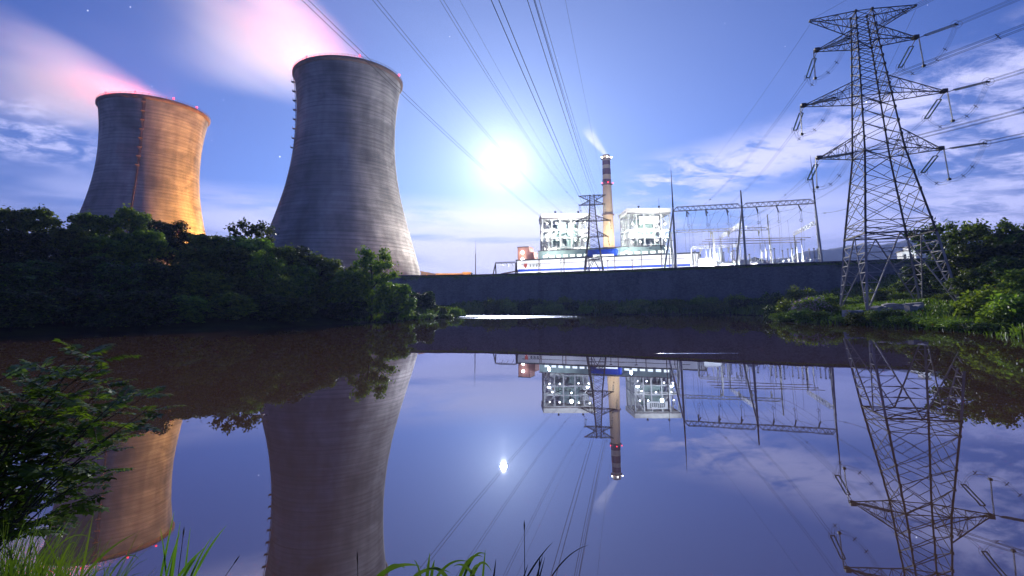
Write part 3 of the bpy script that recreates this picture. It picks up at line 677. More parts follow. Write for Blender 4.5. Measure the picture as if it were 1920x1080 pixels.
# orange sheds right of the big tower
def shed(px0, px1, y_top, Y, label, mt, slope=0, depth=12):
    a = at(px0, y_top, Y); b = at(px1, y_top, Y); h0 = a.z - PLAT; W = b.x - a.x; h1 = max(h0 - slope, 2)
    s_ = empty('storage_shed', (a.x, Y, PLAT), 0, label, 'shed', 'low sheds by the big cooling tower')
    q = MB(); q.add([(0, 0, 0), (W, 0, 0), (W, 0, h1), (0, 0, h0), (0, depth, 0), (W, depth, 0), (W, depth, h1), (0, depth, h0)], [(0, 1, 2, 3), (5, 4, 7, 6), (1, 5, 6, 2), (4, 0, 3, 7)]); q.build('wall', mt, s_)
    q = MB(); q.obox((-.5, -.6, h0 + .02), (W + 1, 0, h1 - h0), (0, depth + 1.2, 0), (0, 0, .5)); q.build('roof', M['roof_pale'], s_)
    for k in range(max(2, int(W / 7))):
        d = MB(); x = 2 + k * 6.5
        if x + 3 > W: break
        d.box(x, -.08, 0, x + 3, -.02, min(5.0, h1 - .5)); d.build('door', M['rust'], s_)
    return s_
shed(789, 822, 509.5, 300, 'cream lean-to shed touching the foot of the big cooling tower', M['roof_pale'], 2.2)
shed(818, 872, 514, 292, 'long low orange lit shed right of the big cooling tower', M['orange_shed'])
shed(868, 882, 511.5, 288, 'small bright orange hut at the end of the long shed', M['orange_shed'])
for px, Y in ((800, 282), (818, 280), (846, 278), (876, 280)):
    p = at(px, 516, Y); lp = empty('yard_lamp', (p.x, p.y, PLAT), 0, {800: 'yard lamp below the foot of the big cooling tower', 818: 'yard lamp at the left end of the long orange shed', 846: 'yard lamp at the middle of the long orange shed', 876: 'yard lamp before the small orange hut'}[px], 'lamp', 'orange yard lamps')
    q = MB(); q.tube([(0, 0, 0), (0, 0, p.z - PLAT)], .12, 6); q.build('pole', M['rust'], lp)
    q = MB(); q.lathe([(0, -.15), (.3, -.08), (.3, .2), (0, .3)], (0, 0, p.z - PLAT), 8); q.build('lamp_glass', M['lamp_orange'], lp)
    lamp('yard_light', 'POINT', (p.x, p.y - .8, PLAT + 3.0), 5000, (1, .5, .16), .5)
# sodium mast lights behind the trees that wash the towers
lamp('sodium_flood', 'SPOT', (-172, 384, PLAT + 10), 2700000, (1, .42, .06), 2, target=(-262, 374, PLAT + 75), angle=R(95), blend=.9)
lamp('sodium_flood', 'SPOT', (-6, 322, PLAT + 9), 600000, (1, .92, .8), 2, target=(-95, 338, PLAT + 75), angle=R(95), blend=.9)

# ------------------------------------------------------------------ lattice pylons
def truss_lattice(mb, pa, pb, n, w):
    """zig-zag between two rails"""
    for i in range(n):
        a = lerp(pa[0], pa[1], i / n); b = lerp(pb[0], pb[1], (i + 1) / n); c = lerp(pa[0], pa[1], (i + 1) / n); d = lerp(pb[0], pb[1], i / n)
        if i % 2 == 0: mb.bar(a, b, w)
        else: mb.bar(d, c, w)
        if i: mb.bar(a, d, w * .8)
H2 = [(0, 5.75), (11, 4.35), (23.9, 2.6), (32.9, 2.02), (42.2, 1.42), (47.6, 1.15)]
def hw(z): return float(np.interp(z, [a for a, b in H2], [b for a, b in H2]))
CORN = [(1, 1), (-1, 1), (-1, -1), (1, -1)]
def pt(c, z, k=1.0): return Vector((CORN[c][0] * hw(z) * k, CORN[c][1] * hw(z) * k, z))
def insulator(mb, a, b, r_, n=10, sides=8):
    a = Vector(a); b = Vector(b); d = b - a; Ln = d.length; prof = []
    mb.bar(a, b, .06)
    for i in range(n):
        z = Ln * (i + .5) / n; prof = [(.04, z - Ln / n * .35), (r_, z - .02), (r_ * .9, z + .04), (.05, z + Ln / n * .35)]
        mb.lathe(prof, a, sides, d)
ARMS = [('low', 23.9, 3.2, 8.2), ('mid', 32.9, 3.0, 9.65), ('upper', 42.2, 2.6, 6.93), ('top', 47.6, -3.2, 7.5)]
def pylon(loc, rz, scale, label, detail, far_dir, near_dir, foot=None, bw=1.0):
    t = empty('lattice_pylon', loc, rz, label, 'pylon', 'lattice pylons'); t.scale = (scale,) * 3
    st = M['steel']; LV = [0, 11, 12.9, 17.4, 20.1, 23.9, 26.2, 28.4, 30.6, 32.9, 34.6, 36.3, 37.9, 39.4, 40.8, 42.2, 43.6, 45.0, 46.3, 47.6]
    for c in range(4):
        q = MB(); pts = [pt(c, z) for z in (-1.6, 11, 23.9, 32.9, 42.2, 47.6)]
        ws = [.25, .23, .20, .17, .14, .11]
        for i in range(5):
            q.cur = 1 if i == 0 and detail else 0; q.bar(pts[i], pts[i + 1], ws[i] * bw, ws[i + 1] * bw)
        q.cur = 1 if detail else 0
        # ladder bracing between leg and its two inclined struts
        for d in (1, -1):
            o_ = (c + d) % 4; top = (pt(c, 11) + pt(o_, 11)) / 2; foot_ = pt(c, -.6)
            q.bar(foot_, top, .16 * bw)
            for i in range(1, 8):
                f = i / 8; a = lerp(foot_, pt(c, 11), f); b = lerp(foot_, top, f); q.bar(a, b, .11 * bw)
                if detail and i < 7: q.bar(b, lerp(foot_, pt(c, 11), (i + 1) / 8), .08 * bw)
        q.build('leg', [st, M['steel_lit']], t)
    b = MB()
    for f in range(4):
        c, d = f, (f + 1) % 4
        b.bar(pt(c, 11), pt(d, 11), .18 * bw)
        for i in range(1, len(LV) - 1):
            z0_, z1_ = LV[i], LV[i + 1]
            b.bar(pt(c, z0_), pt(d, z1_), .078 * bw); b.bar(pt(d, z0_), pt(c, z1_), .078 * bw)
            if i in (1, 4, 8, 14, 18): b.bar(pt(c, z1_), pt(d, z1_), .1 * bw)
            if detail and i < 5:
                mid = (pt(c, z0_) + pt(d, z0_) + pt(c, z1_) + pt(d, z1_)) / 4; zm = (z0_ + z1_) / 2
                for e in (c, d): b.bar(pt(e, zm), (mid + pt(e, z0_) * 1) / 2, .07 * bw); b.bar(pt(e, zm), (mid + pt(e, z1_)) / 2, .07 * bw)
                if i < 3:
                    b.bar((mid + pt(c, z1_)) / 2, (pt(c, z1_) + pt(d, z1_)) / 2, .07 * bw); b.bar((mid + pt(d, z1_)) / 2, (pt(c, z1_) + pt(d, z1_)) / 2, .07 * bw)
        if detail:
            m_ = (pt(c, 11) + pt(d, 11)) / 2; n_ = (pt((c + 1) % 4, 11) + pt((d + 1) % 4, 11)) / 2; b.bar(m_, n_, .1 * bw)
    for z in (11, 23.9, 32.9, 42.2): b.bar(pt(0, z), pt(2, z), .1 * bw); b.bar(pt(1, z), pt(3, z), .1 * bw)
    # gusset plates where members meet
    for z in LV[1:]:
        for c in range(4): p = pt(c, z); b.box(p.x - .16 * bw, p.y - .16 * bw, p.z - .2, p.x + .16 * bw, p.y + .16 * bw, p.z + .2)
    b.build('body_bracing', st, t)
    ends = {}
    for nm, z, rise, ln in ARMS:
        for s_ in (-1, 1):
            q = MB(); w0 = hw(z); w1 = hw(max(min(z + rise, 47.6), 0)); zt_ = z + rise
            tip = [Vector((s_ * ln, y, z)) for y in (-.35, .35)]
            lo = [Vector((s_ * w0, -w0, z)), Vector((s_ * w0, w0, z))]; up = [Vector((s_ * w1, -w1, zt_)), Vector((s_ * w1, w1, zt_))]
            n = 5
            for k in range(2):
                q.bar(lo[k], tip[k], .13 * bw, .11 * bw); q.bar(up[k], tip[k], .12 * bw, .1 * bw)
                truss_lattice(q, (lo[k], tip[k]), (up[k], tip[k] + Vector((0, 0, .05))), n, .06 * bw)
            truss_lattice(q, (lo[0], tip[0]), (lo[1], tip[1]), n, .06 * bw); truss_lattice(q, (up[0], tip[0]), (up[1], tip[1]), n, .055 * bw)
            q.bar(tip[0], tip[1], .2 * bw)
            if nm != 'top': q.box(s_ * ln - .35, -.5, z - .12, s_ * ln + .35, .5, z + .35); q.bar(tip[0], (s_ * (ln + .5), 0, z), .12 * bw)
            q.build('crossarm', st, t)
            if nm == 'top':
                ends[(nm, s_)] = (Vector((s_ * ln, 0, z - .6)), Vector((s_ * ln, 0, z + .1))); 
                continue
            base = Vector((s_ * ln, 0, z - .15)); fe = base + far_dir * 5.6 + Vector((0, 0, -2.0)); ne = base + near_dir * 5.6 + Vector((0, 0, -.7))
            fs_, ns_ = base + far_dir * 1.4 + Vector((0, 0, -.5)), base + near_dir * 1.4 + Vector((0, 0, -.15))
            for (s0, e0, dr, mt) in ((fs_, fe, far_dir, M['glassy_green']), (ns_, ne, near_dir, M['porcelain'])):
                side = Vector((-dr.y, dr.x, 0)) * .28; h_ = MB(); h_.bar(base, s0, .08 * bw); h_.bar(s0 - side, s0 + side, .1 * bw); h_.bar(e0 - side * 1.3, e0 + side * 1.3, .14 * bw)
                for a in (-1, 1):
                    ringp = [e0 + side * a * 1.5 + (dr * math.cos(u) * .5 + Vector((0, 0, 1)) * math.sin(u) * .5) for u in np.linspace(0, 2 * math.pi, 13)]; h_.tube(ringp, .022, 4, False)
                hd = h_.build('tension_yoke', st, t)
                for a in (-1, 1):
                    g_ = MB(); insulator(g_, s0 + side * a, e0 + side * a, .125, 18 if detail else 8); g_.build('insulator_string', mt, t)
            pb_ = Vector((s_ * (ln + .45), 0, z - .1)); pe = pb_ + Vector((s_ * .15, 0, -4.5)); g_ = MB(); insulator(g_, pb_, pe, .13, 20 if detail else 8); g_.build('insulator_post', M['porcelain'], t)
            g_ = MB(); g_.box(pe.x - .2, pe.y - .2, pe.z - .3, pe.x + .2, pe.y + .2, pe.z); g_.build('post_weight', M['dark'], t)
            j = MB(); midp = pe + Vector((0, 0, -.3)); spc = MB()
            for off in ((-.2, .2), (.2, .2), (-.2, -.2), (.2, -.2)) if detail else ((0, 0),):
                o_ = Vector((off[0], 0, off[1])); pts = []
                for (p0, p1) in ((fe, midp), (midp, ne)):
                    ctrl = Vector(((p0.x + p1.x) / 2, (p0.y + p1.y) / 2, min(p0.z, p1.z) - .9))
                    for u in np.linspace(0, 1, 9): pts.append(p0 * (1 - u) ** 2 + ctrl * 2 * u * (1 - u) + p1 * u * u + o_)
                j.tube(pts, .014 * bw, 4)
            if detail:
                for i in (4, 12, 14):
                    c_ = pts[i] - o_; 
                    for v in (Vector((1, 0, 1)), Vector((1, 0, -1))): spc.bar(c_ - v * .24, c_ + v * .24, .06)
            jo = j.build('jumper_cable', M['wire'], t)
            if detail: spc.build('spacer', M['dark'], jo)
            ends[(nm, s_)] = (fe, ne)
    return t, ends

def w2(t, v): return Matrix.LocRotScale(t.location, t.rotation_euler, t.scale) @ Vector(v)
def loc_dir(rz, dx, dy):
    d = Vector((dx, dy, 0)).normalized(); c, s_ = math.cos(-rz), math.sin(-rz); return Vector((d.x * c - d.y * s_, d.x * s_ + d.y * c, 0))
RZ1 = R(-16)
near_pylon, E1 = pylon((57.2, 75.9, 2.0), RZ1, 1.0, 'big dark lattice pylon standing on the right bank', True, loc_dir(RZ1, .26, .96), loc_dir(RZ1, .3, -.95), bw=1.0)
d2 = at(1114, 509, 250)
RZ2 = R(-12.5)
far_pylon, E2 = pylon((d2.x, d2.y, PLAT), RZ2, .895, 'small distant lattice pylon before the turbine hall and chimney', False, loc_dir(RZ2, .22, .97), loc_dir(RZ2, -.216, -.976), bw=1.9)

# ------------------------------------------------------------------ conductors
def bundle(name, label, pts, offs, rad, spacers=(), cat='power line', group=None):
    root = empty(name, pts[0], 0, label, cat, group); p0 = Vector(pts[0])
    for o_ in offs:
        q = MB(); q.tube([Vector(p) - p0 + Vector(o_) for p in pts], rad, 4); q.build('conductor', M['wire'], root)
    for i in spacers:
        c = Vector(pts[i]) - p0; q = MB()
        for v in (Vector((1, 0, 1)), Vector((1, 0, -1))): q.bar(c - v * .3, c + v * .3, .06)
        q.build('spacer', M['dark'], root)
    return root
def sagline(a, b, sag, n=24, t0=0, t1=1):
    return [lerp(a, b, t) - Vector((0, 0, 4 * sag * t * (1 - t))) for t in np.linspace(t0, t1, n)]
PAIR = ((-.23, 0, 0), (.23, 0, 0)); QUAD = ((-.22, 0, .22), (.22, 0, .22), (-.22, 0, -.22), (.22, 0, -.22))
rt2 = Vector((math.cos(R(12.5)), -math.sin(R(12.5)), 0)); fw2 = Vector((math.sin(R(12.5)), math.cos(R(12.5)), 0))
names = {('low', -1): (572, 'lower left'), ('mid', -1): (703, 'middle left'), ('upper', -1): (828, 'upper left'), ('low', 1): (928, 'lower right'), ('mid', 1): (995, 'middle right'), ('upper', 1): (1007, 'upper right'), ('top', -1): (862, 'top left'), ('top', 1): (1060, 'top right')}
for key, (px, nm) in names.items():
    a = w2(far_pylon, E2[key][1]); ray = at(px, 0, 100) - Vector((0, 0, CAMZ)); lat = a.dot(rt2)
    s_ = lat / ray.dot(rt2)
    if s_ * 100 < 8: s_ = .3
    P = ray * s_ + Vector((0, 0, CAMZ)); Ls = 430.0
    tt = (a - P).dot(fw2) / Ls; dz = a.z - P.z
    sag = dz / (4 * tt * (1 - tt)); b = a - fw2 * Ls
    b = Vector((b.x, b.y, a.z)); 
    pts = sagline(a, b, sag, 40, 0, .72)
    g = 'overhead conductors from the distant pylon'
    if key[0] == 'top': bundle('earth_wire', f'thin single earth wire overhead from the {nm} arm of the distant pylon', pts, ((0, 0, 0),), .018, cat='power line', group='earth wires')
    else: bundle('conductor_pair', f'paired overhead conductors from the {nm} arm of the distant pylon', pts, PAIR, .026, (7,), group=g)
# far pylon runs on to the yard behind
for key in (('low', -1), ('low', 1), ('mid', -1), ('mid', 1), ('upper', -1), ('upper', 1)):
    a = w2(far_pylon, E2[key][0]); b = Vector((d2.x + 9 * (1 if key[1] > 0 else -1) + 26, 372, 42))
    bundle('conductor_pair', f'thin conductor pair from the {names[key][1]} arm of the distant pylon to the hall', sagline(a, b, 2.5, 12), PAIR, .02, group='conductors behind the distant pylon')
# near pylon, line running off to the right
nd = Vector((.3, -.95, 0)).normalized()
for key in (('low', -1), ('low', 1), ('mid', -1), ('mid', 1), ('upper', -1), ('upper', 1), ('top', -1), ('top', 1)):
    a = w2(near_pylon, E1[key][1]); b = a + nd * 320 + Vector((0, 0, 6)); n_ = {-1: 'left', 1: 'right'}[key[1]]
    pts = sagline(a, b, 6.5, 40, 0, .5)
    if key[0] == 'top': bundle('earth_wire', f'thin earth wire leaving the top {n_} arm of the big pylon towards the right', pts, ((0, 0, 0),), .018, group='earth wires')
    else: bundle('conductor_bundle', f'four conductors leaving the {key[0]} {n_} arm of the big pylon towards the right', pts, QUAD, .024, (2, 5, 8, 14), group='conductors right of the big pylon')

# ------------------------------------------------------------------ switchyard
def truss(mb, a, b, w, h, n, bw=.16):
    a = Vector(a); b = Vector(b); d = (b - a).normalized(); sd = Vector((-d.y, d.x, 0)) * (w / 2); upv = Vector((0, 0, h))
    for s_ in (-1, 1):
        mb.bar(a + sd * s_, b + sd * s_, bw); aa, bb2 = a + d * (h * .9) + sd * s_ + upv, b - d * (h * .9) + sd * s_ + upv
        mb.bar(aa, bb2, bw); mb.bar(a + sd * s_, aa, bw); mb.bar(b + sd * s_, bb2, bw)
        Ln = (bb2 - aa).length
        for i in range(n):
            p = aa + d * (Ln * i / n); q = a + sd * s_ + d * (h * .9 + Ln * (i + .5) / n); r_ = aa + d * (Ln * (i + 1) / n)
            mb.bar(p, q, bw * .7); mb.bar(q, r_, bw * .7)
    for i in range(n + 1):
        p = a + d * ((b - a).length * i / n); mb.bar(p - sd, p + sd, bw * .6)
        if i < n: mb.bar(p - sd, p + d * ((b - a).length / n) + sd, bw * .5)
GP = [at(1262, 394, 205), at(1391, 389, 198), at(1528, 381, 190)]
gan = empty('switchyard_gantry', (GP[0].x, GP[0].y, PLAT), 0, 'tall dark steel gantry of three masts and two lattice beams', 'gantry')
g0 = Vector((GP[0].x, GP[0].y, PLAT)); GB = []
for i, p in enumerate(GP):
    q = MB(); base = Vector((p.x, p.y, PLAT)) - g0; h = 27.2; q.tube([base, base + Vector((0, 0, h))], [.5, .36], 10)
    sgn = (-1, 0, -1)[i]
    lean = Vector(((-3.6, -1.6, -2.4)[i], (5, 6, -5)[i], 0)); q.tube([base + lean, base + Vector((0, 0, h - 1.2))], [.42, .3], 10); q.bar(base + lean * .5 + Vector((0, 0, h * .5)), base + Vector((0, 0, h * .5)), .2)
    for z in (.25, .5, .75): q.lathe([(.56, h * z - .15), (.56, h * z + .15)], base, 10)
    po = q.build('mast', M['steel_pale'], gan)
    r_ = MB(); tipz = (at((1254, 1388, 1518)[i], (312, 357, 291)[i], p.y).z - PLAT); b_ = base + Vector((0, 0, h)); r_.tube([b_, b_ + Vector((0, 0, (tipz - h) * .5)), base + Vector((0, 0, tipz))], [.34, .2, .04] if i != 1 else [.34, .3, .25], 8)
    r_.build('lightning_rod', M['steel'], po); GB.append(base + Vector((0, 0, 25.6)))
for i in range(2):
    q = MB(); truss(q, GB[i], GB[i + 1], 1.5, 1.7, 11, .17); q.build('lattice_beam', M['steel'], gan)
    for k, f in enumerate((.2, .48, .78)):
        p = lerp(GB[i], GB[i + 1], f) + Vector((0, 0, -.1))
        s1 = MB(); insulator(s1, p, p + Vector((1.9, 2.6, -.9)), .24, 12); s1.build('insulator_string', M['brown_porcelain'], gan)
        s2 = MB(); insulator(s2, p, p + Vector((-1.2, -3.6, -3.2)), .24, 12); s2.build('insulator_string', M['brown_porcelain'], gan)
        s3 = MB(); c = p + Vector((.9, 1.2, -.4)); s3.tube([c, c + Vector((.2, 0, -5.2))], .05, 4)
        rg = [c + Vector((.2 + .6 * math.cos(u), 0, -5.6 + .5 * math.sin(u))) for u in np.linspace(0, 2 * math.pi, 11)]; s3.tube(rg, .06, 4, False)
        s3.tube([c + Vector((.2, 0, -5.6)), c + Vector((.5, 1, -14)), c + Vector((.3, 2, -19))], .035, 4)
        s3.tube([p + Vector((-1.2, -3.6, -3.2)), p + Vector((-.6, -2.0, -6.6)), p + Vector((.6, 0, -7)), p + Vector((1.1, 1.2, -6))], .04, 4)
        s3.tube([p + Vector((2.6, 2.6, -1)), p + Vector((2.8, 2.8, -10)), p + Vector((2.4, 3, -20))], .035, 4); s3.build('dropper_cable', M['wire'], gan)

gmid = [lerp(GB[0], GB[1], f) + g0 for f in (.2, .48, .78)] + [lerp(GB[1], GB[2], f) + g0 for f in (.2, .48, .78)]
lines = [(('mid', -1), gmid[1]), (('upper', -1), gmid[0]), (('low', -1), gmid[2]), (('upper', 1), gmid[3]), (('mid', 1), gmid[4]), (('low', 1), gmid[5])]
for key, b in lines:
    a = w2(near_pylon, E1[key][0]); n_ = {-1: 'left', 1: 'right'}[key[1]]
    bundle('conductor_pair', f'conductor pair from the {key[0]} {n_} arm of the big pylon to the gantry', sagline(a, b + Vector((-1.2, -3.6, -3.2)), 3.2, 24), PAIR, .024, (15,), group='conductors between the big pylon and the gantry')
for s_, tgt in ((-1, 0), (1, 2)):
    a = w2(near_pylon, E1[('top', s_)][0]); b = GP[tgt] + Vector((0, 0, 2))
    bundle('earth_wire', ('earth wire from the top left arm of the big pylon to the left gantry mast', 'earth wire from the top right arm of the big pylon to the right gantry mast')[s_ > 0], sagline(a, b, 2.5, 24), ((0, 0, 0),), .018, group='earth wires')

def portal(name, label, pa, pb, posts, h_t, n, mt, strings=(), extra=0, wt=1.1, ht=1.2, rbar=.16, aframe=True):
    """lattice beam on tube posts; pa, pb world ends of the beam"""
    root = empty(name, (pa.x, pa.y, PLAT), 0, label, 'gantry'); o_ = Vector((pa.x, pa.y, PLAT))
    q = MB(); truss(q, pa - o_, pb - o_, wt, ht, n, rbar); q.build('lattice_beam', mt, root)
    for f, up_ in posts:
        p = lerp(pa, pb, f) - o_; b = Vector((p.x, p.y, 0)); q = MB(); q.tube([b, p + Vector((0, 0, up_))], [.42, .3], 8)
        if aframe: q.tube([b + Vector((2.4, 3.4, 0)), p], [.36, .28], 8)
        q.build('post', mt, root)
    for f in strings:
        p = lerp(pa, pb, f) - o_; q = MB(); insulator(q, p, p + Vector((-.9, -2, -3.0)), .26, 10); q.build('insulator_string', M['porcelain'], root)
        q = MB(); insulator(q, p, p + Vector((1.6, 2, -1.0)), .24, 8); q.build('insulator_string', M['porcelain'], root)
    return root
portal('switchyard_gantry', 'pale floodlit gantry standing behind the tall dark one', at(1258, 437, 235), at(1441, 431, 222), [(0, 0), (.44, 0), (1, 7)], 0, 16, M['steel_pale'], (.42, .6, .72, .9))
portal('switchyard_gantry', 'low white gantry near the turbine hall end', at(1296, 467, 262), at(1383, 463, 250), [(0, 0), (.42, 0), (.62, 0), (1, 2)], 0, 10, M['white_paint'], (.2, .5, .8), rbar=.2)
portal('switchyard_gantry', 'oblique lattice beam running back from the middle mast', at(1351, 447, 262), at(1390, 423, 199), [(0, 0)], 0, 8, M['steel_pale'])
portal('switchyard_gantry', 'oblique lattice beam on an A frame running back from the right mast', at(1489, 441, 240), at(1529, 420, 191), [(0, 0)], 0, 8, M['steel_pale'])
ra, rb = at(1258, 437, 235), at(1441, 431, 222)
for i in range(14):
    f = (i + .5) / 14; a = (lerp(GB[0], GB[1], f * 2) if f < .5 else lerp(GB[1], GB[2], f * 2 - 1)) + Vector((0, .8, .1)); b = lerp(ra, rb, f) - g0; q = MB()
    q.tube([lerp(a, b, t) - Vector((0, 0, 4 * 1.6 * t * (1 - t))) for t in np.linspace(0, 1, 9)], .045, 4)
    c = lerp(a, b, .45) - Vector((0, 0, 1.6)); q.tube([c, c + Vector((.4, .5, -6)), c + Vector((.2, 0, -13))], .04, 4)
    q.build('strain_cable', M['wire'] if i % 3 else M['steel_pale'], gan)
for i, (y, xa, xb) in enumerate(((446, 1322, 1520), (450, 1316, 1510), (455, 1310, 1500))):
    a, b = at(xa, y + 3, 236 + i * 4), at(xb, y - .5, 205 + i * 4); root = empty('busbar', (a.x, a.y, PLAT), 0, ('highest of three horizontal tubular busbars', 'middle of three horizontal tubular busbars', 'lowest of three horizontal tubular busbars')[i], 'busbar', 'tubular busbars'); o_ = Vector((a.x, a.y, PLAT))
    q = MB(); q.tube([a - o_, b - o_], .16, 8); q.build('tube', M['steel'], root)
    for f in (.08, .36, .64, .92):
        p = lerp(a, b, f) - o_; q = MB(); q.tube([(p.x, p.y, 0), (p.x, p.y, p.z - 3.0)], .2, 8); q.build('support_post', M['steel_pale'], root)
        q = MB(); insulator(q, (p.x, p.y, p.z - 3.0), (p.x, p.y, p.z - .1), .26, 8); q.build('insulator', M['brown_porcelain'], root)
# post insulators on pale pedestals
ORD = ['first', 'second', 'third', 'fourth', 'fifth', 'sixth', 'seventh', 'eighth', 'ninth', 'tenth', 'eleventh', 'twelfth', 'thirteenth', 'fourteenth', 'fifteenth', 'sixteenth', 'seventeenth', 'eighteenth', 'nineteenth', 'twentieth', 'twenty-first', 'twenty-second', 'twenty-third', 'twenty-fourth', 'twenty-fifth', 'twenty-sixth']
PI = [(1299, 474, 210), (1303, 472, 214), (1307, 475, 222), (1341, 471, 208), (1344, 475, 216), (1357, 474, 226), (1372, 472, 214), (1376, 470, 224), (1381, 471, 206), (1398, 474, 216), (1405, 478, 208), (1429, 473, 206), (1437.5, 470, 204), (1445, 469, 202), (1451.5, 467, 200), (1467, 471, 210), (1477, 468, 206), (1485.5, 467, 203), (1492, 466, 200), (1505, 471, 208), (1517, 468, 204), (1526, 467, 200), (1533, 468, 197)]
seg0 = None
for i, (px, py, Y) in enumerate(PI):
    p = at(px, py, Y); h = p.z - PLAT; root = empty('post_insulator', (p.x, p.y, PLAT), 0, f'{ORD[i]} dark post insulator on its pedestal, counted from the left along the switchyard', 'insulator', 'post insulators of the switchyard')
    q = MB(); q.tube([(0, 0, 0), (0, 0, h * .55)], .24, 8); q.box(-.4, -.4, h * .55, .4, .4, h * .55 + .2); q.build('pedestal', M['white_paint'], root)
    q = MB(); insulator(q, (0, 0, h * .56), (0, 0, h), .36, 10); q.lathe([(.3, h), (.4, h + .1), (.3, h + .4)], n=8); q.build('insulator_stack', M['brown_porcelain'], root)
# low white switchgear
SG = [(1322, 485, 230, 7.5, 6.5), (1338, 489, 236, 5, 5), (1366, 491, 226, 6, 4), (1394, 487, 212, 4.2, 6), (1416, 490, 214, 5, 3.6), (1432, 493, 206, 7, 2.6), (1474, 492, 206, 8, 2.6), (1512, 491, 204, 9, 2.6)]
SGL = ['tall white transformer with slanted bushings beside the turbine hall', 'second white transformer from the hall end', 'low white switchgear left of the middle mast', 'upright white breaker at the middle mast foot', 'low white cabinet just right of the middle mast', 'long white switchgear below the bare sky gap', 'long white switchgear before the low ridge', 'long white switchgear by the right mast']
for (px, py, Y, W, hh), lb_ in zip(SG, SGL):
    p = at(px, py, Y); h = p.z - PLAT; root = empty('switchgear', (p.x, p.y, PLAT), 0, lb_, 'switchgear', 'white switchgear of the yard')
    q = MB(); q.box(-W / 2, -1, h - hh, W / 2, 1, h - .8); q.add([(-W / 2, -1, h - .8), (W / 2, -1, h - .8), (W * .35, -.7, h), (-W * .35, -.7, h), (-W / 2, 1, h - .8), (W / 2, 1, h - .8), (W * .35, .7, h), (-W * .35, .7, h)], [(0, 1, 2, 3), (5, 4, 7, 6), (1, 5, 6, 2), (4, 0, 3, 7), (3, 2, 6, 7)]); q.build('cabinet', M['white_paint'], root)
    q = MB()
    for x in (-W * .4, W * .4): q.box(x - .25, -.6, 0, x + .25, .6, h - hh)
    q.build('stand', M['steel_pale'], root)
    for x in (-.3, 0, .3):
        q = MB(); insulator(q, (W * x, 0, h), (W * x * 1.5 + .3, 0, h + 2.0), .22, 7); q.build('bushing', M['brown_porcelain'] if W > 6 else M['porcelain'], root)
# lightning masts
for px, py, Y, lb_ in ((892, 450, 300, 'thin lone lightning mast left of the plant'), (1235, 372, 240, 'thin lightning mast before the right boiler house')):
    p = at(px, py, Y); root = empty('lightning_mast', (p.x, p.y, PLAT), 0, lb_, 'mast'); q = MB(); q.tube([(0, 0, 0), (0, 0, (p.z - PLAT) * .7)], [.28, .2], 8); q.build('pole', M['steel'], root)
    q = MB(); q.tube([(0, 0, (p.z - PLAT) * .7), (0, 0, p.z - PLAT)], [.12, .05], 6); q.build('spike', M['steel'], root)
# small gantry left of the hall
a, b = at(929, 494, 262), at(967, 493, 250); sgr = empty('small_gantry', (a.x, a.y, PLAT), 0, 'small steel gantry with A frame leg left of the turbine hall', 'gantry'); o_ = Vector((a.x, a.y, PLAT))
q = MB(); truss(q, a - o_, b - o_, .8, .6, 8, .14); q.build('lattice_beam', M['steel'], sgr)
for p, l in ((a, -2.0), (b, 1.0)):
    q = MB(); c = p - o_; q.tube([(c.x + l, c.y, 0), c], .3, 8); q.tube([(c.x - l * .2, c.y + 1.5, 0), c], .3, 8); q.build('a_frame_leg', M['steel'], sgr)
for f in (.3, .55, .8):
    q = MB(); c = lerp(a, b, f) - o_; insulator(q, c, c + Vector((.9, 0, -1.7)), .2, 7); q.build('insulator_string', M['brown_porcelain'], sgr)
hut = at(955, 508, 268); hr = empty('white_hut', (hut.x, hut.y, PLAT), 0, 'small white hut with sloping red roof left of the turbine hall', 'hut'); h = hut.z - PLAT
q = MB(); q.box(-4, 0, 0, 4, 4, h - 1.6); q.build('wall', M['white_paint'], hr)
q = MB(); q.add([(-4.6, -.5, h - 1.7), (4.6, -.5, h - .1), (4.6, 4.5, h - .1), (-4.6, 4.5, h - 1.7), (-4.6, -.5, h - 1.3), (4.6, -.5, h + .3), (4.6, 4.5, h + .3), (-4.6, 4.5, h - 1.3)], [(0, 1, 2, 3), (4, 7, 6, 5), (0, 4, 5, 1), (1, 5, 6, 2), (2, 6, 7, 3), (3, 7, 4, 0)]); q.build('roof', M['red_clad'], hr)
# lit white building glimpsed behind the pylon legs
bp = at(1702, 463, 230); wbd = empty('white_building', (bp.x, bp.y, PLAT), R(-20), 'white lit building glimpsed between the legs of the big pylon', 'building'); h = bp.z - PLAT
q = MB(); q.box(-2.6, 0, 0, 0, 6, h - 2); q.box(0, -.3, 0, 2.6, 6, h); q.build('wall', M['white_paint'], wbd)
q = MB(); q.box(-2.9, -.6, h - 2, -.05, 6.3, h - 1.6); q.box(-.05, -.6, h, 2.9, 6.3, h + .4); q.build('roof', M['steel'], wbd)
for x in (-1.6, 1.4): 
    q = MB(); q.box(x - .5, -.37, h - 5.5, x + .5, -.3, h - 3.5); q.build('window', M['dark'], wbd)
lamp('flood_light', 'POINT', (bp.x - 3, bp.y - 8, PLAT + 7), 3000, (.95, 1, 1), .5)
# yard floodlights
for (px, Y, e) in ((1300, 240, 50000), (1350, 228, 60000), (1420, 216, 40000), (1490, 208, 35000)):
    p = at(px, 500, Y); lamp('yard_light', 'POINT', (p.x, p.y - 3, PLAT + 3.5), e, (.93, .97, 1), .5)

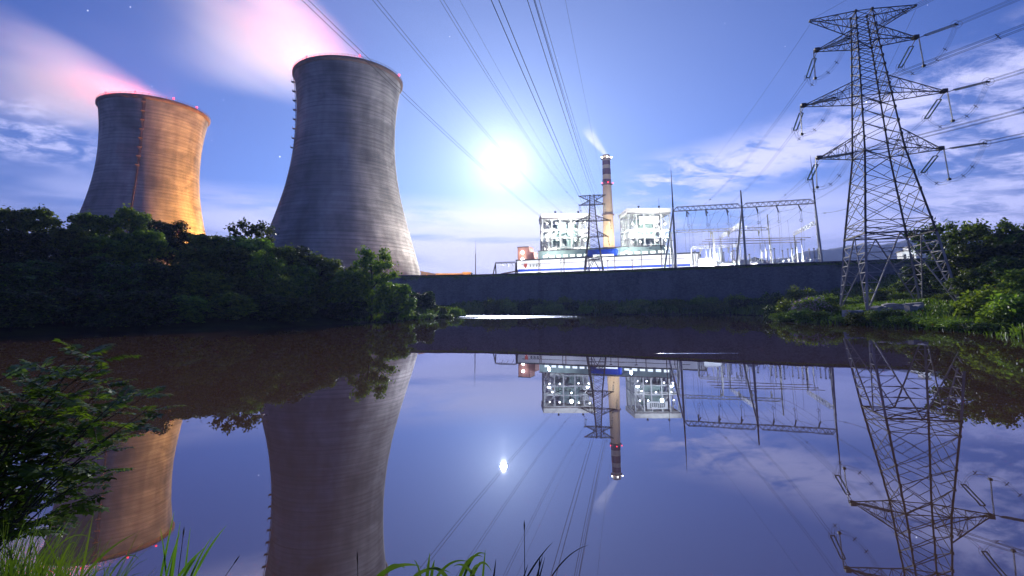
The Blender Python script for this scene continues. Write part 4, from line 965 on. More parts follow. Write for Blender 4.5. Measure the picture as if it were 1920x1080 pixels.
# ------------------------------------------------------------------ foliage
def unit(n): v = nrg.standard_normal((n, 3)); return v / np.linalg.norm(v, axis=1, keepdims=True)
def leaf_quads(pos, out, size, flat=.5):
    n = len(pos); nrm = unit(n) * flat + out * (1 - flat) + np.array([0, 0, .25]); nrm /= np.linalg.norm(nrm, axis=1, keepdims=True)
    a = np.cross(nrm, unit(n)); a /= np.linalg.norm(a, axis=1, keepdims=True) + 1e-9; b = np.cross(nrm, a)
    L_ = (size * nrg.uniform(.6, 1.4, n))[:, None]; W_ = L_ * nrg.uniform(.4, .65, n)[:, None]
    fold = nrm * L_ * .12
    return np.stack([pos - a * L_, pos - b * W_ + fold, pos + a * L_, pos + b * W_ + fold], 1)
def crown_mesh(name, blobs, leaves, size, mats, flat=.55, hollow=.55, rag=.16):
    """blobs: (x,y,z,rx,ry,rz)"""
    B_ = np.array(blobs); vol = B_[:, 3] * B_[:, 4] * B_[:, 5]; pr_ = vol ** .75; pr_ /= pr_.sum()
    k = nrg.choice(len(B_), leaves, p=pr_); d = unit(leaves); d[:, 2] = np.where(d[:, 2] < -.35, -d[:, 2], d[:, 2])
    r_ = hollow + (1 - hollow) * nrg.random(leaves) ** .6; r_ *= 1 + rag * nrg.standard_normal(leaves)
    pos = B_[k, :3] + d * B_[k, 3:6] * r_[:, None]
    P_ = leaf_quads(pos, d, size, flat); mi = (nrg.random(leaves) < (.5 if mats[-1].name == 'pale_blossom' else .25)).astype(int) if len(mats) > 1 else None
    return polys(name, P_, mats, mi)
def blob_set(n, rad, z0_, z1_, br, seed, shape='round'):
    g = random.Random(seed); out = []
    for i in range(n):
        t = (i + .5) / n; z = z0_ + (z1_ - z0_) * t
        prof_ = {'round': math.sin(math.pi * (.12 + .78 * t)) ** .7, 'tall': (1 - .75 * t) ** .7, 'spread': .35 + .65 * t, 'col': .75}[shape]
        a = i * 2.4 + g.uniform(-.5, .5); r_ = rad * prof_ * math.sqrt(g.uniform(.05, 1)); s_ = br * g.uniform(.7, 1.3)
        out.append((r_ * math.cos(a), r_ * math.sin(a), z + g.uniform(-.05, .05), s_, s_, s_ * g.uniform(.8, 1.1)))
    return out
def trunk_mesh(seed, h0=.5, r_=.022, limbs=6, spread=.22):
    g = random.Random(seed); q = MB(); p = Vector((0, 0, -.08)); pts = [p]
    for i in range(5): p = p + Vector((g.uniform(-.02, .02), g.uniform(-.02, .02), (h0 + .25) / 5)); pts.append(p)
    q.tube(pts, [r_ * (1.25, 1, .85, .7, .5, .3)[i] for i in range(6)], 8)
    for i in range(limbs):
        b = pts[2 + i % 3]; a = i * 2.4 + g.random(); e = b + Vector((math.cos(a) * spread, math.sin(a) * spread, g.uniform(.18, .34))); m_ = lerp(b, e, .5) + Vector((0, 0, .03))
        q.tube([b, m_, e], [r_ * .5, r_ * .32, r_ * .12], 6)
    return q.mesh('trunk', M['bark'], True)
KINDS = {
    'round': (crown_mesh('crown', blob_set(46, .36, .12, .86, .115, 1), 8500, .026, [M['leaf_a'], M['leaf_c']]), trunk_mesh(1)),
    'dark': (crown_mesh('crown', blob_set(54, .38, .10, .85, .12, 2), 9000, .026, [M['leaf_b'], M['leaf_a']]), trunk_mesh(2)),
    'tall': (crown_mesh('crown', blob_set(48, .32, .10, .93, .09, 3, 'tall'), 7500, .024, [M['leaf_a'], M['leaf_b']]), trunk_mesh(3)),
    'pale': (crown_mesh('crown', blob_set(52, .37, .12, .88, .105, 4), 8000, .025, [M['leaf_c'], M['leaf_a']]), trunk_mesh(4)),
    'loose': (crown_mesh('crown', blob_set(44, .40, .42, .93, .085, 5, 'spread'), 3600, .023, [M['leaf_a'], M['leaf_b']], .8, .0, .45), trunk_mesh(5, .55, .018, 12, .34)),
    'feathery': (crown_mesh('crown', blob_set(70, .34, .10, .93, .085, 6, 'round'), 7500, .022, [M['leaf_c'], M['leaf_a']], .8, .0, .4), trunk_mesh(6, .6, .016, 10, .28)),
}
def tree(kind, x, y, h, w, rz, label, group, zoff=0.0):
    t = empty('tree', (x, y, gz(x, y) + zoff), rz, label, 'tree', group); cm, tm = KINDS[kind]
    c = put('crown', cm, t); c.scale = (h * w, h * w, h); k = put('trunk', tm, t); k.scale = (h, h, h)
    return t
KN = {'round': 'rounded green', 'dark': 'dark dense', 'tall': 'narrow pointed', 'pale': 'pale leafy', 'loose': 'open sparse crowned', 'feathery': 'feathery upright'}
TOPL = [(-150, 380), (-80, 388), (0, 393), (100, 391), (150, 398), (230, 394), (280, 400), (330, 420), (380, 436), (440, 432), (500, 446), (560, 470), (600, 484), (640, 498), (700, 500), (740, 528), (770, 552), (800, 556), (860, 584)]
YW = [(-150, 44), (0, 47), (200, 57), (400, 59), (560, 72), (700, 91), (780, 106), (860, 138)]
WL = [(-150, 640), (0, 632), (200, 622), (400, 620), (560, 612), (700, 604), (780, 600), (860, 594)]
def ip(T, x): return float(np.interp(x, [a for a, b in T], [b for a, b in T]))
ROWS = [('at the waterline', .36, .5), ('low on the slope', .6, 9), ('high on the slope', .82, 16), ('on the skyline', 1.0, 24)]
ZONE = [(-150, 'off the left edge'), (-40, 'at the left edge'), (45, 'in the far left corner of the wood'), (125, 'left of the orange tower'), (205, 'below the left flank of the orange tower'), (285, 'below the dark seam of the orange tower'), (360, 'below the orange lit flank'), (430, 'in the gap between the two cooling towers'), (500, 'left of the foot of the big tower'), (565, 'below the left flank of the big tower'), (625, 'below the middle of the big tower')]
g = random.Random(42)
for ri, (rn, f, off) in enumerate(ROWS):
    for zi, (zx, zn) in enumerate(ZONE):
        px = zx + (ri % 2) * 36 + g.uniform(-14, 14); Y = ip(YW, px) + off * (1 - .35 * (px > 480)) + g.uniform(-1.5, 1.5)
        py = ip(WL, px) + (ip(TOPL, px) - ip(WL, px)) * f + g.uniform(-9, 9) * (.35 if ri == 3 else 1)
        kind = g.choice(['round', 'dark', 'dark', 'tall', 'pale', 'round'] if ri < 2 else ['round', 'dark', 'pale', 'pale', 'tall'])
        if ri < 2 and px < 330: kind = 'dark'  # low left trees all take dark leaves: shade put into leaf colour
        elif px > 330 and ri in (1, 2): kind = g.choice(['pale', 'round', 'pale', 'feathery'])  # paler leaves further right stand in for skylight on the crowns
        if ri == 3 and zx == 430: kind = 'loose'; py = 417
        if ri == 3 and zx == 205: kind = 'pale'; py = 392
        P_ = at(px, py, Y); z = gz(P_.x, P_.y); h = max(P_.z - z, 2.4)
        if ri == 0: h = min(h, 7.5)
        w = max(1.0, min(2.0, 8.5 / h))
        tree(kind, P_.x, P_.y, h * 1.02, w, g.uniform(0, 6.28), f'{KN[kind]} tree {rn} {zn}', 'trees of the left bank wood')
for kind, px, py, Y, w, lb_ in (('feathery', 702, 466, 92, .95, 'tall feathery tree with open crown at the right end of the wood'), ('pale', 655, 505, 86, 1.2, 'pale tree just left of the tall feathery tree'), ('round', 745, 528, 98, 1.3, 'small round tree just right of the tall feathery tree'), ('dark', 735, 566, 97, 1.4, 'dark low tree under the feathery tree at the waterline'), ('dark', 672, 560, 86, 1.3, 'dark low tree left of the feathery tree at the waterline'), ('tall', 716, 534, 108, 1.2, 'small pointed tree behind the feathery tree'),
                                ('round', 468, 441, 84, 1.5, 'rounded tree filling the canopy right of the sparse skyline tree'), ('pale', 395, 441, 80, 1.4, 'pale leafy tree filling the canopy left of the sparse skyline tree'), ('dark', 540, 462, 88, 1.5, 'dark dense tree against the left foot of the big tower'), ('pale', 600, 478, 90, 1.4, 'pale tree against the middle of the foot of the big tower'), ('dark', 790, 548, 128, 1.5, 'dark clump tree standing alone before the stone wall'), ('tall', 806, 545, 132, 1.0, 'small pointed tree right of the dark clump before the stone wall')):
    P_ = at(px, py, Y); z = gz(P_.x, P_.y); tree(kind, P_.x, P_.y, max(P_.z - z, 2), w, g.uniform(0, 6), lb_, 'trees of the left bank wood')
# right bank
for kind, px, py, Y, w, lb_ in (('loose', 1757, 418, 92, 1.0, 'sparse tree with gaps behind the right legs of the big pylon'), ('round', 1700, 520, 100, 1.6, 'round bushy tree seen between the pylon legs'), ('dark', 1735, 492, 104, 1.6, 'dark tree below the sparse one behind the pylon'), ('dark', 1786, 470, 86, 1.4, 'dark tree right of the pylon behind its last leg'),
                                ('loose', 1828, 424, 78, 1.2, 'sparse topped tree on the right skyline nearest the pylon'), ('loose', 1862, 412, 80, 1.1, 'highest sparse tree on the right skyline'), ('dark', 1850, 455, 70, 1.4, 'dark dense tree under the right skyline'), ('round', 1905, 436, 74, 1.4, 'round tree on the skyline near the right edge'), ('dark', 1975, 425, 70, 1.5, 'dark tree at the right edge'),
                                ('dark', 1890, 480, 60, 1.5, 'dark tree halfway up the right bank near the edge'), ('round', 1828, 500, 66, 1.5, 'round tree halfway up the right bank'), ('pale', 1930, 500, 52, 1.5, 'pale tree low at the right edge'), ('dark', 1800, 525, 72, 1.5, 'low dark tree at the foot of the last pylon leg')):
    P_ = at(px, py, Y); z = gz(P_.x, P_.y); tree(kind, P_.x, P_.y, max(P_.z - z, 2.5), w, g.uniform(0, 6), lb_, 'trees of the right bank')
# bushes
def bush_mesh(seed, n, mats, size, leaves, flower=False):
    bl = blob_set(n, .75, .12, .62, .38, seed)
    k_ = random.Random(seed); mm = [M['leaf_bush'], M['leaf_c'] if k_.random() < .4 else M['leaf_a']] if mats is None else mats
    return crown_mesh('bush', bl, leaves, size, mm, .6, .4)
BM = [bush_mesh(31, 16, None, .075, 2400), bush_mesh(32, 20, None, .07, 2600), bush_mesh(33, 14, [M['leaf_b'], M['leaf_a']], .075, 2400)]
BFL = crown_mesh('bush', blob_set(16, .75, .12, .62, .38, 41), 2600, .07, [M['leaf_bush'], M['flower']], .6, .4)
def bush(px, py_top, Y, wid, lb_, me=None, grp='bushes along the banks', asp=None):
    P_ = at(px, py_top, Y); z = gz(P_.x, P_.y); h = max(P_.z - z, .8)
    o = put('bush', me or BM[g.randrange(3)]); o.location = (P_.x, P_.y, z - .1); o.scale = (wid, wid * .9, h * 1.05); o.rotation_euler = (0, 0, g.uniform(0, 6)); return tag(o, lb_, 'bush', grp)
FB = [(892, 574, 176, 3), (925, 562, 180, 5.5), (955, 568, 178, 4), (985, 566, 177, 4), (1010, 572, 174, 3), (1040, 569, 174, 3.4), (1070, 563, 174, 4), (1098, 572, 170, 3), (1135, 568, 170, 4.5), (1180, 572, 166, 4.5), (1230, 573, 164, 4), (1290, 570, 162, 5), (1340, 566, 158, 4.5), (1390, 558, 156, 5), (1425, 556, 150, 4)]
for i, (px, py, Y, w) in enumerate(FB): bush(px, py, Y, w, f'{ORD[i]} low bush from the left along the foot of the stone wall', grp='bushes below the stone wall')
for px, py, Y, w, lb_ in ((772, 585, 108, 2.6, 'bright low bush on the spit nearest the wood'), (800, 588, 114, 2.8, 'low bush in the middle of the spit'), (828, 574, 128, 2.2, 'taller rounded bush near the end of the spit'), (853, 577, 135, 2.0, 'rounded bush at the tip of the spit'), (838, 588, 124, 2.4, 'bright bush at the water edge of the spit'), (752, 577, 104, 3, 'leafy bush between the wood and the spit')): bush(px, py, Y, w, lb_)
for px, py, Y, w, lb_, fl in ((1452, 570, 94, 3.0, 'green bush at the tip of the right bank', 0), (1482, 562, 90, 3.2, 'green bush left of the blossoming bush', 0), (1520, 559, 82, 3.4, 'big bush covered in pale blossom by the water', 1), (1556, 570, 80, 2.2, 'dark bush between the blossom and the pylon foot', 0), (1548, 553, 96, 3.2, 'tall bush behind the blossoming bush', 0), (1610, 583, 66, 2.2, 'low bush below the first pylon leg', 0), (1655, 579, 62, 2.2, 'dark low bush before the broken concrete', 0), (1590, 560, 100, 2.6, 'bush left of the second pylon leg', 0), (1655, 540, 104, 3.4, 'bush behind the broken concrete', 0), (1690, 548, 92, 3.0, 'rounded bush under the middle of the pylon', 0),
                              (1850, 540, 50, 3.4, 'bright green bush in front of the right wood', 0), (1885, 566, 44, 2.6, 'lower bright bush at the right water edge', 0), (1915, 545, 43, 3.0, 'large bush cut by the right edge', 0), (1825, 565, 52, 2.2, 'small bush at the end of the grassy bank', 0), (1740, 552, 82, 2.6, 'shadowed bush behind the third pylon leg', 0), (1780, 548, 74, 2.6, 'shadowed bush before the last pylon leg', 0)):
    bush(px, py, Y, w, lb_, BFL if fl else None)
for i, (px, py, Y, w) in enumerate(((1700, 590, 57, 1.8), (1735, 594, 54, 1.6), (1765, 598, 51, 1.9), (1795, 602, 48.5, 1.7), (1835, 600, 45, 2.0), (1868, 604, 42.5, 1.8), (1680, 582, 61, 1.6), (1625, 590, 66, 1.6), (1580, 590, 70, 1.8), (1470, 584, 84, 2.4), (1535, 582, 76, 2.2), (1500, 580, 79, 2.4))):
    bush(px, py, Y, w, f'low waterside bush of the right bank, {ORD[i]} of the row', grp='waterside bushes of the right bank')
for i, (px, py, Y, w) in enumerate(((945, 560, 190, 4), (1000, 558, 188, 5), (1060, 557, 186, 4), (1120, 560, 182, 5), (1200, 561, 178, 5), (1260, 560, 174, 5), (1320, 556, 168, 5), (1380, 552, 162, 5), (1450, 545, 150, 5), (1500, 540, 142, 5))):
    bush(px, py, Y, w, f'{ORD[i]} shrub from the left close against the stone wall', grp='shrubs against the stone wall')
# broken concrete by the pylon foot
for px, py, Y, sx, sy, sz, rz, lb_ in ((1690, 566, 70, 4.6, 1.0, 1.0, -.35, 'long broken concrete wall under the big pylon'), (1648, 572, 68, 1.9, 1.2, .9, .2, 'square concrete block left of the long broken wall'), (1602, 581, 68, 3.2, 1.2, .3, .3, 'low pale concrete slab beside the first pylon leg'), (1712, 570, 66, 1.6, 1.1, .9, -.1, 'cracked concrete block right of the dark gap')):
    P_ = at(px, py, Y); z = gz(P_.x, P_.y); q = MB(); gg = random.Random(px)
    n = 6; top = []
    for i in range(n + 1):
        x = -sx / 2 + sx * i / n; t_ = sz * gg.uniform(.65, 1.05); top.append((x, t_))
    vs = []; 
    for x, t_ in top: vs += [(x, -sy / 2, -.6), (x, sy / 2, -.6), (x + gg.uniform(-.08, .08), sy / 2 * .9, t_), (x + gg.uniform(-.08, .08), -sy / 2 * .9, t_ * gg.uniform(.85, 1))]
    fs = [(0, 1, 2, 3), (n * 4 + 3, n * 4 + 2, n * 4 + 1, n * 4)]
    for i in range(n):
        for j in range(4): fs.append((i * 4 + j, (i + 1) * 4 + j, (i + 1) * 4 + (j + 1) % 4, i * 4 + (j + 1) % 4))
    q.add(vs, fs); o = q.build('concrete_rubble', M['concrete'], loc=(P_.x, P_.y, max(z, P_.z - sz))); o.rotation_euler = (0, 0, rz); tag(o, lb_, 'concrete block', 'broken concrete on the right bank')

# grass fields (uncountable)
def grass_field(name, label, n, xr, yr, test, hgt, wid, seed):
    r_ = np.random.default_rng(seed); x = r_.uniform(*xr, n); y = r_.uniform(*yr, n); ok = test(x, y) & (r_.random(n) > (sstep(104, 120, y) if seed == 1 else 0)); x, y = x[ok], y[ok]; z = ground_z(x, y); k = len(x)
    a = r_.uniform(0, 6.28, k); h = hgt * r_.uniform(.5, 1.5, k); le = h * r_.uniform(.2, .7, k); b = r_.uniform(0, 6.28, k)
    w = wid * r_.uniform(.6, 1.4, k); dx, dy = np.cos(a) * w, np.sin(a) * w
    P_ = np.stack([np.stack([x - dx, y - dy, z - .05], -1), np.stack([x + dx, y + dy, z - .05], -1), np.stack([x + np.cos(b) * le * .4 + dx * .5, y + np.sin(b) * le * .4 + dy * .5, z + h * .7], -1), np.stack([x + np.cos(b) * le, y + np.sin(b) * le, z + h], -1)], 1)
    o = put(name, polys(name, P_, M['grass'])); return tag(o, label, 'grass', kind='stuff')
grass_field('grass', 'bright green grass on the right bank around the pylon', 60000, (36, 90), (24, 125), lambda x, y: (shore_dist(x, y) > -.25) & (shore_dist(x, y) < 24), .36, .09, 1)
grass_field('grass', 'rough green grass on the slope below the stone wall', 40000, (-24, 120), (118, 225), lambda x, y: (shore_dist(x, y) > .2) & (y < wall_y(x) - 4.2), 1.3, .24, 2)
grass_field('grass', 'grass along the edge of the left bank and spit', 9000, (-40, -9), (84, 160), lambda x, y: (shore_dist(x, y) > .1) & (shore_dist(x, y) < 5), .6, .12, 3)
# creepers on the wall top
r_ = np.random.default_rng(9); n = 24000; x = r_.uniform(-60, 130, n); dens = .35 + .65 * (np.sin(x * .13) + np.sin(x * .37 + 1) + np.sin(x * .71)) / 3
ok = r_.random(n) < dens + .35; x = x[ok]; n = len(x); dropv = np.abs(r_.standard_normal(n)) * (.35 + .5 * (np.sin(x * .29 + 2) > .55)); pos = np.stack([x, wall_y(x) - 2.9 - dropv * .14 - r_.random(n) * .35, 16.15 - dropv + .25 * r_.random(n)], -1)
cr_ = put('creeper', polys('creeper', leaf_quads(pos, np.tile(np.array([[0., -1, .3]]), (n, 1)), .2, .6), [M['leaf_c'], M['grass']], (r_.random(n) < .4).astype(int))); tag(cr_, 'ragged green creeper hanging along the top of the stone wall', 'creeper', kind='stuff')

# ------------------------------------------------------------------ foreground
g = random.Random(77)
def leaflet(P_list, base, d, nrm, L_):
    side = d.cross(nrm).normalized(); w = L_ * .31
    a = base; tip = base + d * L_ - nrm * (L_ * .12); m1 = base + d * (L_ * .42)
    P_list.append((a, m1 + side * w + nrm * L_ * .06, tip, m1 - side * w + nrm * L_ * .06))
def compound(P_list, stems, base, d, L_, n):
    """pinnate leaf drooping along d"""
    d = d.normalized(); p = base.copy(); step = L_ / n; pts = [p.copy()]; nrm0 = Vector((g.uniform(-.35, .35), g.uniform(-.35, .35), 1)).normalized()
    for i in range(n):
        d = (d + Vector((0, 0, -.045))).normalized(); p = p + d * step; pts.append(p.copy())
        s_ = d.cross(nrm0).normalized(); nr = s_.cross(d).normalized()
        if i >= 1:
            ll = .062 * (1 - .35 * abs(i / n - .45)) * g.uniform(.85, 1.15)
            for q in (-1, 1): leaflet(P_list, p, (s_ * q + d * .55 + Vector((0, 0, g.uniform(-.25, .15)))).normalized(), (nr + Vector((g.uniform(-.25, .25), g.uniform(-.25, .25), 0))).normalized(), ll)
    leaflet(P_list, p, d, nr, .06); stems.tube(pts, .0022, 4)
sh = empty('shrub', (-4.5, 4.2, .1), 0, 'leafy shrub with pinnate leaves rising at the lower left over the water', 'shrub'); so = Vector((-4.5, 4.2, .1))
stems = MB(); LV_ = []
targets = []
for py, x0_, x1_ in ((672, 120, 185), (690, 80, 185), (715, 0, 200), (740, -60, 265), (765, -90, 265), (790, -100, 235), (820, -120, 200), (850, -120, 200), (880, -130, 185), (905, -140, 170), (935, -150, 140), (965, -150, 110), (990, -150, 80)):
    k = max(2, int((x1_ - x0_) / 42))
    for i in range(k + 1): targets.append((x0_ + (x1_ - x0_) * i / k + g.uniform(-8, 8), py + g.uniform(-8, 8), 4.45 + g.uniform(-.55, .5)))
for px, py, Y in targets:
    e = at(px, py, Y) - so; e.z -= .02; b = Vector((g.uniform(-.5, .3), g.uniform(-.15, .1), .05)); c = lerp(b, e, .55) + Vector((0, 0, .18 + .1 * g.random()))
    pts = [b * (1 - u) ** 2 + c * 2 * u * (1 - u) + e * u * u for u in np.linspace(0, 1, 9)]
    stems.tube(pts, [.011, .01, .009, .008, .007, .006, .005, .004, .003], 5)
    for i in range(5, 9):
        tdir = (pts[i] - pts[i - 1]).normalized()
        for q in range(2 if i < 8 else 3):
            a = g.uniform(0, 6.28); o_ = Vector((math.cos(a), math.sin(a) * .8, g.uniform(-.1, .35))); compound(LV_, stems, pts[i], tdir * .5 + o_, g.uniform(.15, .26), g.randint(6, 9))
put('foliage', polys('foliage', np.array([[tuple(v) for v in q] for q in LV_]), M['leaf_near']), sh); stems.build('stems', M['bark'], sh)

def blade(P_list, base, tip, bend, w, n=7, knee=None):
    """grass blade as a strip of quads; it rises to the knee, then arches over to its tip"""
    base = Vector(base); tip = Vector(tip); st = Vector(knee) if knee is not None else base
    c = lerp(st, tip, .45) + Vector(bend); pts = []
    if knee is not None: pts = [base, lerp(base, st, .5)]
    pts += [st * (1 - u) ** 2 + c * 2 * u * (1 - u) + tip * u * u for u in [i / n for i in range(n + 1)]]
    prev = None; k = len(pts) - 1
    for i, p in enumerate(pts):
        u = i / k; d = (pts[min(i + 1, k)] - pts[max(i - 1, 0)]).normalized(); side = d.cross(Vector((.25, -1, .35))).normalized()
        ww = w * (1 - u ** 2.2) * (.6 + .4 * min(1, u * 3)) + .0006; cur = (p - side * ww, p + side * ww)
        if prev: P_list.append((prev[0], prev[1], cur[1], cur[0]))
        prev = cur
def near_base(px, Y): p = at(px, 1079, Y); return Vector((p.x, p.y, gz(p.x, p.y) - .05))
BL = []
# named long blades seen on the photograph
for (bx, tx_, ty_, Y, w, bend) in ((150, 175, 962, 3.7, .010, 0), (150, 255, 1000, 3.6, .011, .05), (75, 55, 1000, 3.5, .008, .03), (60, 178, 1012, 3.5, .006, .16), (100, 145, 1025, 3.6, .006, .14), (200, 262, 1050, 3.4, .006, .1), (20, 0, 1030, 3.3, .01, .1), (120, 60, 985, 3.8, .007, .05)):
    blade(BL, near_base(bx, Y), at(tx_, ty_, Y + g.uniform(-.1, .1)), (g.uniform(-.03, .03), 0, bend * 1.6), w * .85, 9, knee=at(bx, 1090, Y))
for i in range(620):
    px = g.triangular(-60, 240, 20); Y = g.uniform(3.0, 4.1); b = near_base(px, Y); hh = (1.0 - max(0, px) / 330) * g.uniform(.25, .62) + .42
    tip = b + Vector((g.uniform(-.3, .3), g.uniform(-.2, .25), 0)) + Vector((0, 0, hh * g.uniform(.55, .95)))
    blade(BL, b, tip, (g.uniform(-.05, .05), 0, g.uniform(.05, .3)), g.uniform(.002, .0045))
tag(put('grass', polys('grass', np.array([[tuple(v) for v in q] for q in BL]), M['grass_near'])), 'lush long bladed grass in the lower left corner below the shrub', 'grass', kind='stuff')
def tuft(name, label, blades, seeds=(), mt='grass_near'):
    root = empty(name, near_base(blades[0][0], blades[0][3]), 0, label, 'grass tuft', 'grass tufts on the near bank'); o_ = root.location; P_ = []
    for (bx, tx_, ty_, Y, w, bend) in blades: blade(P_, near_base(bx, Y) - o_, at(tx_, ty_, Y) - o_, (0, 0, bend * 1.7), w * 1.5, 9, knee=at(bx, 1088, Y) - o_)
    put('blades', polys('blades', np.array([[tuple(v) for v in q] for q in P_]), M[mt]), root)
    if seeds:
        q = MB()
        for (bx, tx_, ty_, Y) in seeds:
            a, b = near_base(bx, Y) - o_, at(tx_, ty_, Y) - o_; c = lerp(a, b, .5) + Vector((0, 0, .03)); q.tube([a, c, b], [.004, .003, .002], 5)
            d = (b - c).normalized(); q.tube([b - d * .05, b - d * .02, b + d * .015], [.003, .006, .001], 5)
        q.build('seed_stems', M['seedhead'], root)
tuft('grass_tuft', 'grass tuft with arched blades at the bottom centre', [(702, 790, 1062, 3.4, .010, .05), (712, 760, 1066, 3.45, .008, .06), (800, 806, 1036, 3.5, .008, 0), (808, 815, 1050, 3.5, .007, .02), (815, 880, 1054, 3.5, .006, .06), (860, 905, 1044, 3.5, .008, .07), (868, 912, 1040, 3.45, .006, .08), (884, 922, 1072, 3.4, .006, .09), (905, 910, 1030, 3.55, .005, .01), (840, 800, 1068, 3.3, .008, .04), (770, 845, 1074, 3.3, .007, .05), (892, 850, 1062, 3.35, .006, .05), (790, 776, 1050, 3.6, .004, .03), (880, 896, 1058, 3.6, .005, .03)])
tuft('grass_tuft', 'tall sparse sedge tuft standing left of centre before the water', [(300, 327, 958, 3.9, .006, 0), (318, 332, 1008, 3.8, .007, 0), (322, 338, 978, 3.85, .005, .01), (330, 386, 1025, 3.7, .007, .02), (360, 425, 985, 3.9, .007, .04), (355, 398, 1006, 3.8, .005, .03), (312, 300, 990, 3.9, .004, .04), (340, 372, 1040, 3.6, .008, .01), (310, 340, 995, 3.95, .004, .04), (345, 357, 990, 3.8, .004, .02)], [(330, 345, 992, 3.9), (362, 447, 1045, 4.0)])
tuft('grass_tuft', 'dark dry sedge stems right of the bottom centre', [(985, 1036, 1017, 3.7, .004, .02), (1005, 1018, 1040, 3.6, .004, 0), (1030, 1103, 1022, 3.8, .003, .05), (980, 990, 1058, 3.5, .003, .0), (1010, 1022, 1044, 3.5, .003, 0), (925, 930, 1048, 3.5, .004, 0)], [(984, 983, 980, 3.75), (678, 670, 1040, 3.6), (1000, 1012, 1050, 3.6)], 'seedhead')

# ------------------------------------------------------------------ sky, moon, light
MOON_AZ, MOON_EL = R(-1.03), math.atan(.289)
md = Vector((math.sin(MOON_AZ) * math.cos(MOON_EL), math.cos(MOON_AZ) * math.cos(MOON_EL), math.sin(MOON_EL)))
q = MB(); q.lathe([(190 * math.cos(a), 190 * math.sin(a)) for a in np.linspace(-math.pi / 2, math.pi / 2, 17)], n=32)
mo = q.build('moon', emis('moonlit_disc', (1, .98, .94), 9), smooth=True); mo.location = md * 55000 + Vector((0, 0, CAMZ)); tag(mo, 'blazing full moon above the left boiler house', 'moon')
LAMP_EL = R(16.46)
sun_d = bpy.data.lights.new("moonlight", 'SUN'); sun_d.energy = SUN_E = 4.2; sun_d.angle = R(.5); sun_d.color = (1, .96, .9)
sun = bpy.data.objects.new("moonlight", sun_d); scene.collection.objects.link(sun)
ld = Vector((math.sin(MOON_AZ) * math.cos(LAMP_EL), math.cos(MOON_AZ) * math.cos(LAMP_EL), math.sin(LAMP_EL)))
sun.rotation_euler = (-ld).to_track_quat('-Z', 'Y').to_euler()

w = bpy.data.worlds.new("World"); scene.world = w; w.use_nodes = True
N, L = w.node_tree.nodes, w.node_tree.links; N.clear()
out = N.new("ShaderNodeOutputWorld"); bg = N.new("ShaderNodeBackground"); bg.inputs[1].default_value = .1; L.new(bg.outputs[0], out.inputs[0])
sky = N.new("ShaderNodeTexSky"); sky.sky_type = 'NISHITA'; sky.sun_disc = False; sky.sun_elevation = LAMP_EL; sky.sun_rotation = -MOON_AZ if False else MOON_AZ
sky.air_density = 1.0; sky.dust_density = .3; sky.ozone_density = 2.0
tc = N.new("ShaderNodeTexCoord"); sx = N.new("ShaderNodeSeparateXYZ"); L.new(tc.outputs["Generated"], sx.inputs[0])
def op(o_, *ins):
    q = N.new("ShaderNodeMath"); q.operation = o_
    for i, v in enumerate(ins):
        if isinstance(v, (int, float)): q.inputs[i].default_value = v
        else: L.new(v, q.inputs[i])
    return q.outputs[0]
def ss(sock, a, b):
    q = N.new("ShaderNodeMapRange"); q.interpolation_type = 'SMOOTHSTEP'; q.inputs[1].default_value = a; q.inputs[2].default_value = b; L.new(sock, q.inputs[0]); return q.outputs[0]
def comb(x, y, z):
    q = N.new("ShaderNodeCombineXYZ")
    for i, v in enumerate((x, y, z)):
        if isinstance(v, (int, float)): q.inputs[i].default_value = v
        else: L.new(v, q.inputs[i])
    return q.outputs[0]
def noise(vec, sc, det, rough=.55, dist=0.):
    q = N.new("ShaderNodeTexNoise"); q.inputs["Scale"].default_value = sc; q.inputs["Detail"].default_value = det; q.inputs["Roughness"].default_value = rough; q.inputs["Distortion"].default_value = dist; L.new(vec, q.inputs["Vector"]); return q.outputs["Fac"]
def mixc(f, a, b, bt='MIX'):
    q = N.new("ShaderNodeMix"); q.data_type = 'RGBA'; q.blend_type = bt
    for i, v in ((0, f), (6, a), (7, b)):
        if isinstance(v, (int, float)): q.inputs[i].default_value = v
        elif isinstance(v, tuple): q.inputs[i].default_value = (*v, 1)
        else: L.new(v, q.inputs[i])
    return q.outputs[2]
X, Yw, Z = sx.outputs
u = op('DIVIDE', X, op('MAXIMUM', Yw, .05)); v = op('DIVIDE', Z, op('SQRT', op('ADD', op('MULTIPLY', X, X), op('MULTIPLY', Yw, Yw))))
front = ss(Yw, .1, .4)
dt = N.new("ShaderNodeVectorMath"); dt.operation = 'DOT_PRODUCT'; L.new(tc.outputs["Generated"], dt.inputs[0]); dt.inputs[1].default_value = md
ca = op('MINIMUM', dt.outputs["Value"], .99999); ang = op('ARCCOSINE', ca)
K = 10.0
base = mixc(1.0, sky.outputs[0], SKYT, 'MULTIPLY') if False else mixc(1.0, sky.outputs[0], (.165, .35, .94), 'MULTIPLY')
# thin moonlit aureole
aur = op('ADD', op('MULTIPLY', op('EXPONENT', op('MULTIPLY', ang, -3.0)), .36 * K), op('MULTIPLY', op('EXPONENT', op('MULTIPLY', ang, -22.0)), 1.3 * K))
base = mixc(1.0, base, mixc(1.0, comb(aur, aur, aur), (.95, 1.0, .9), 'MULTIPLY'), 'ADD')
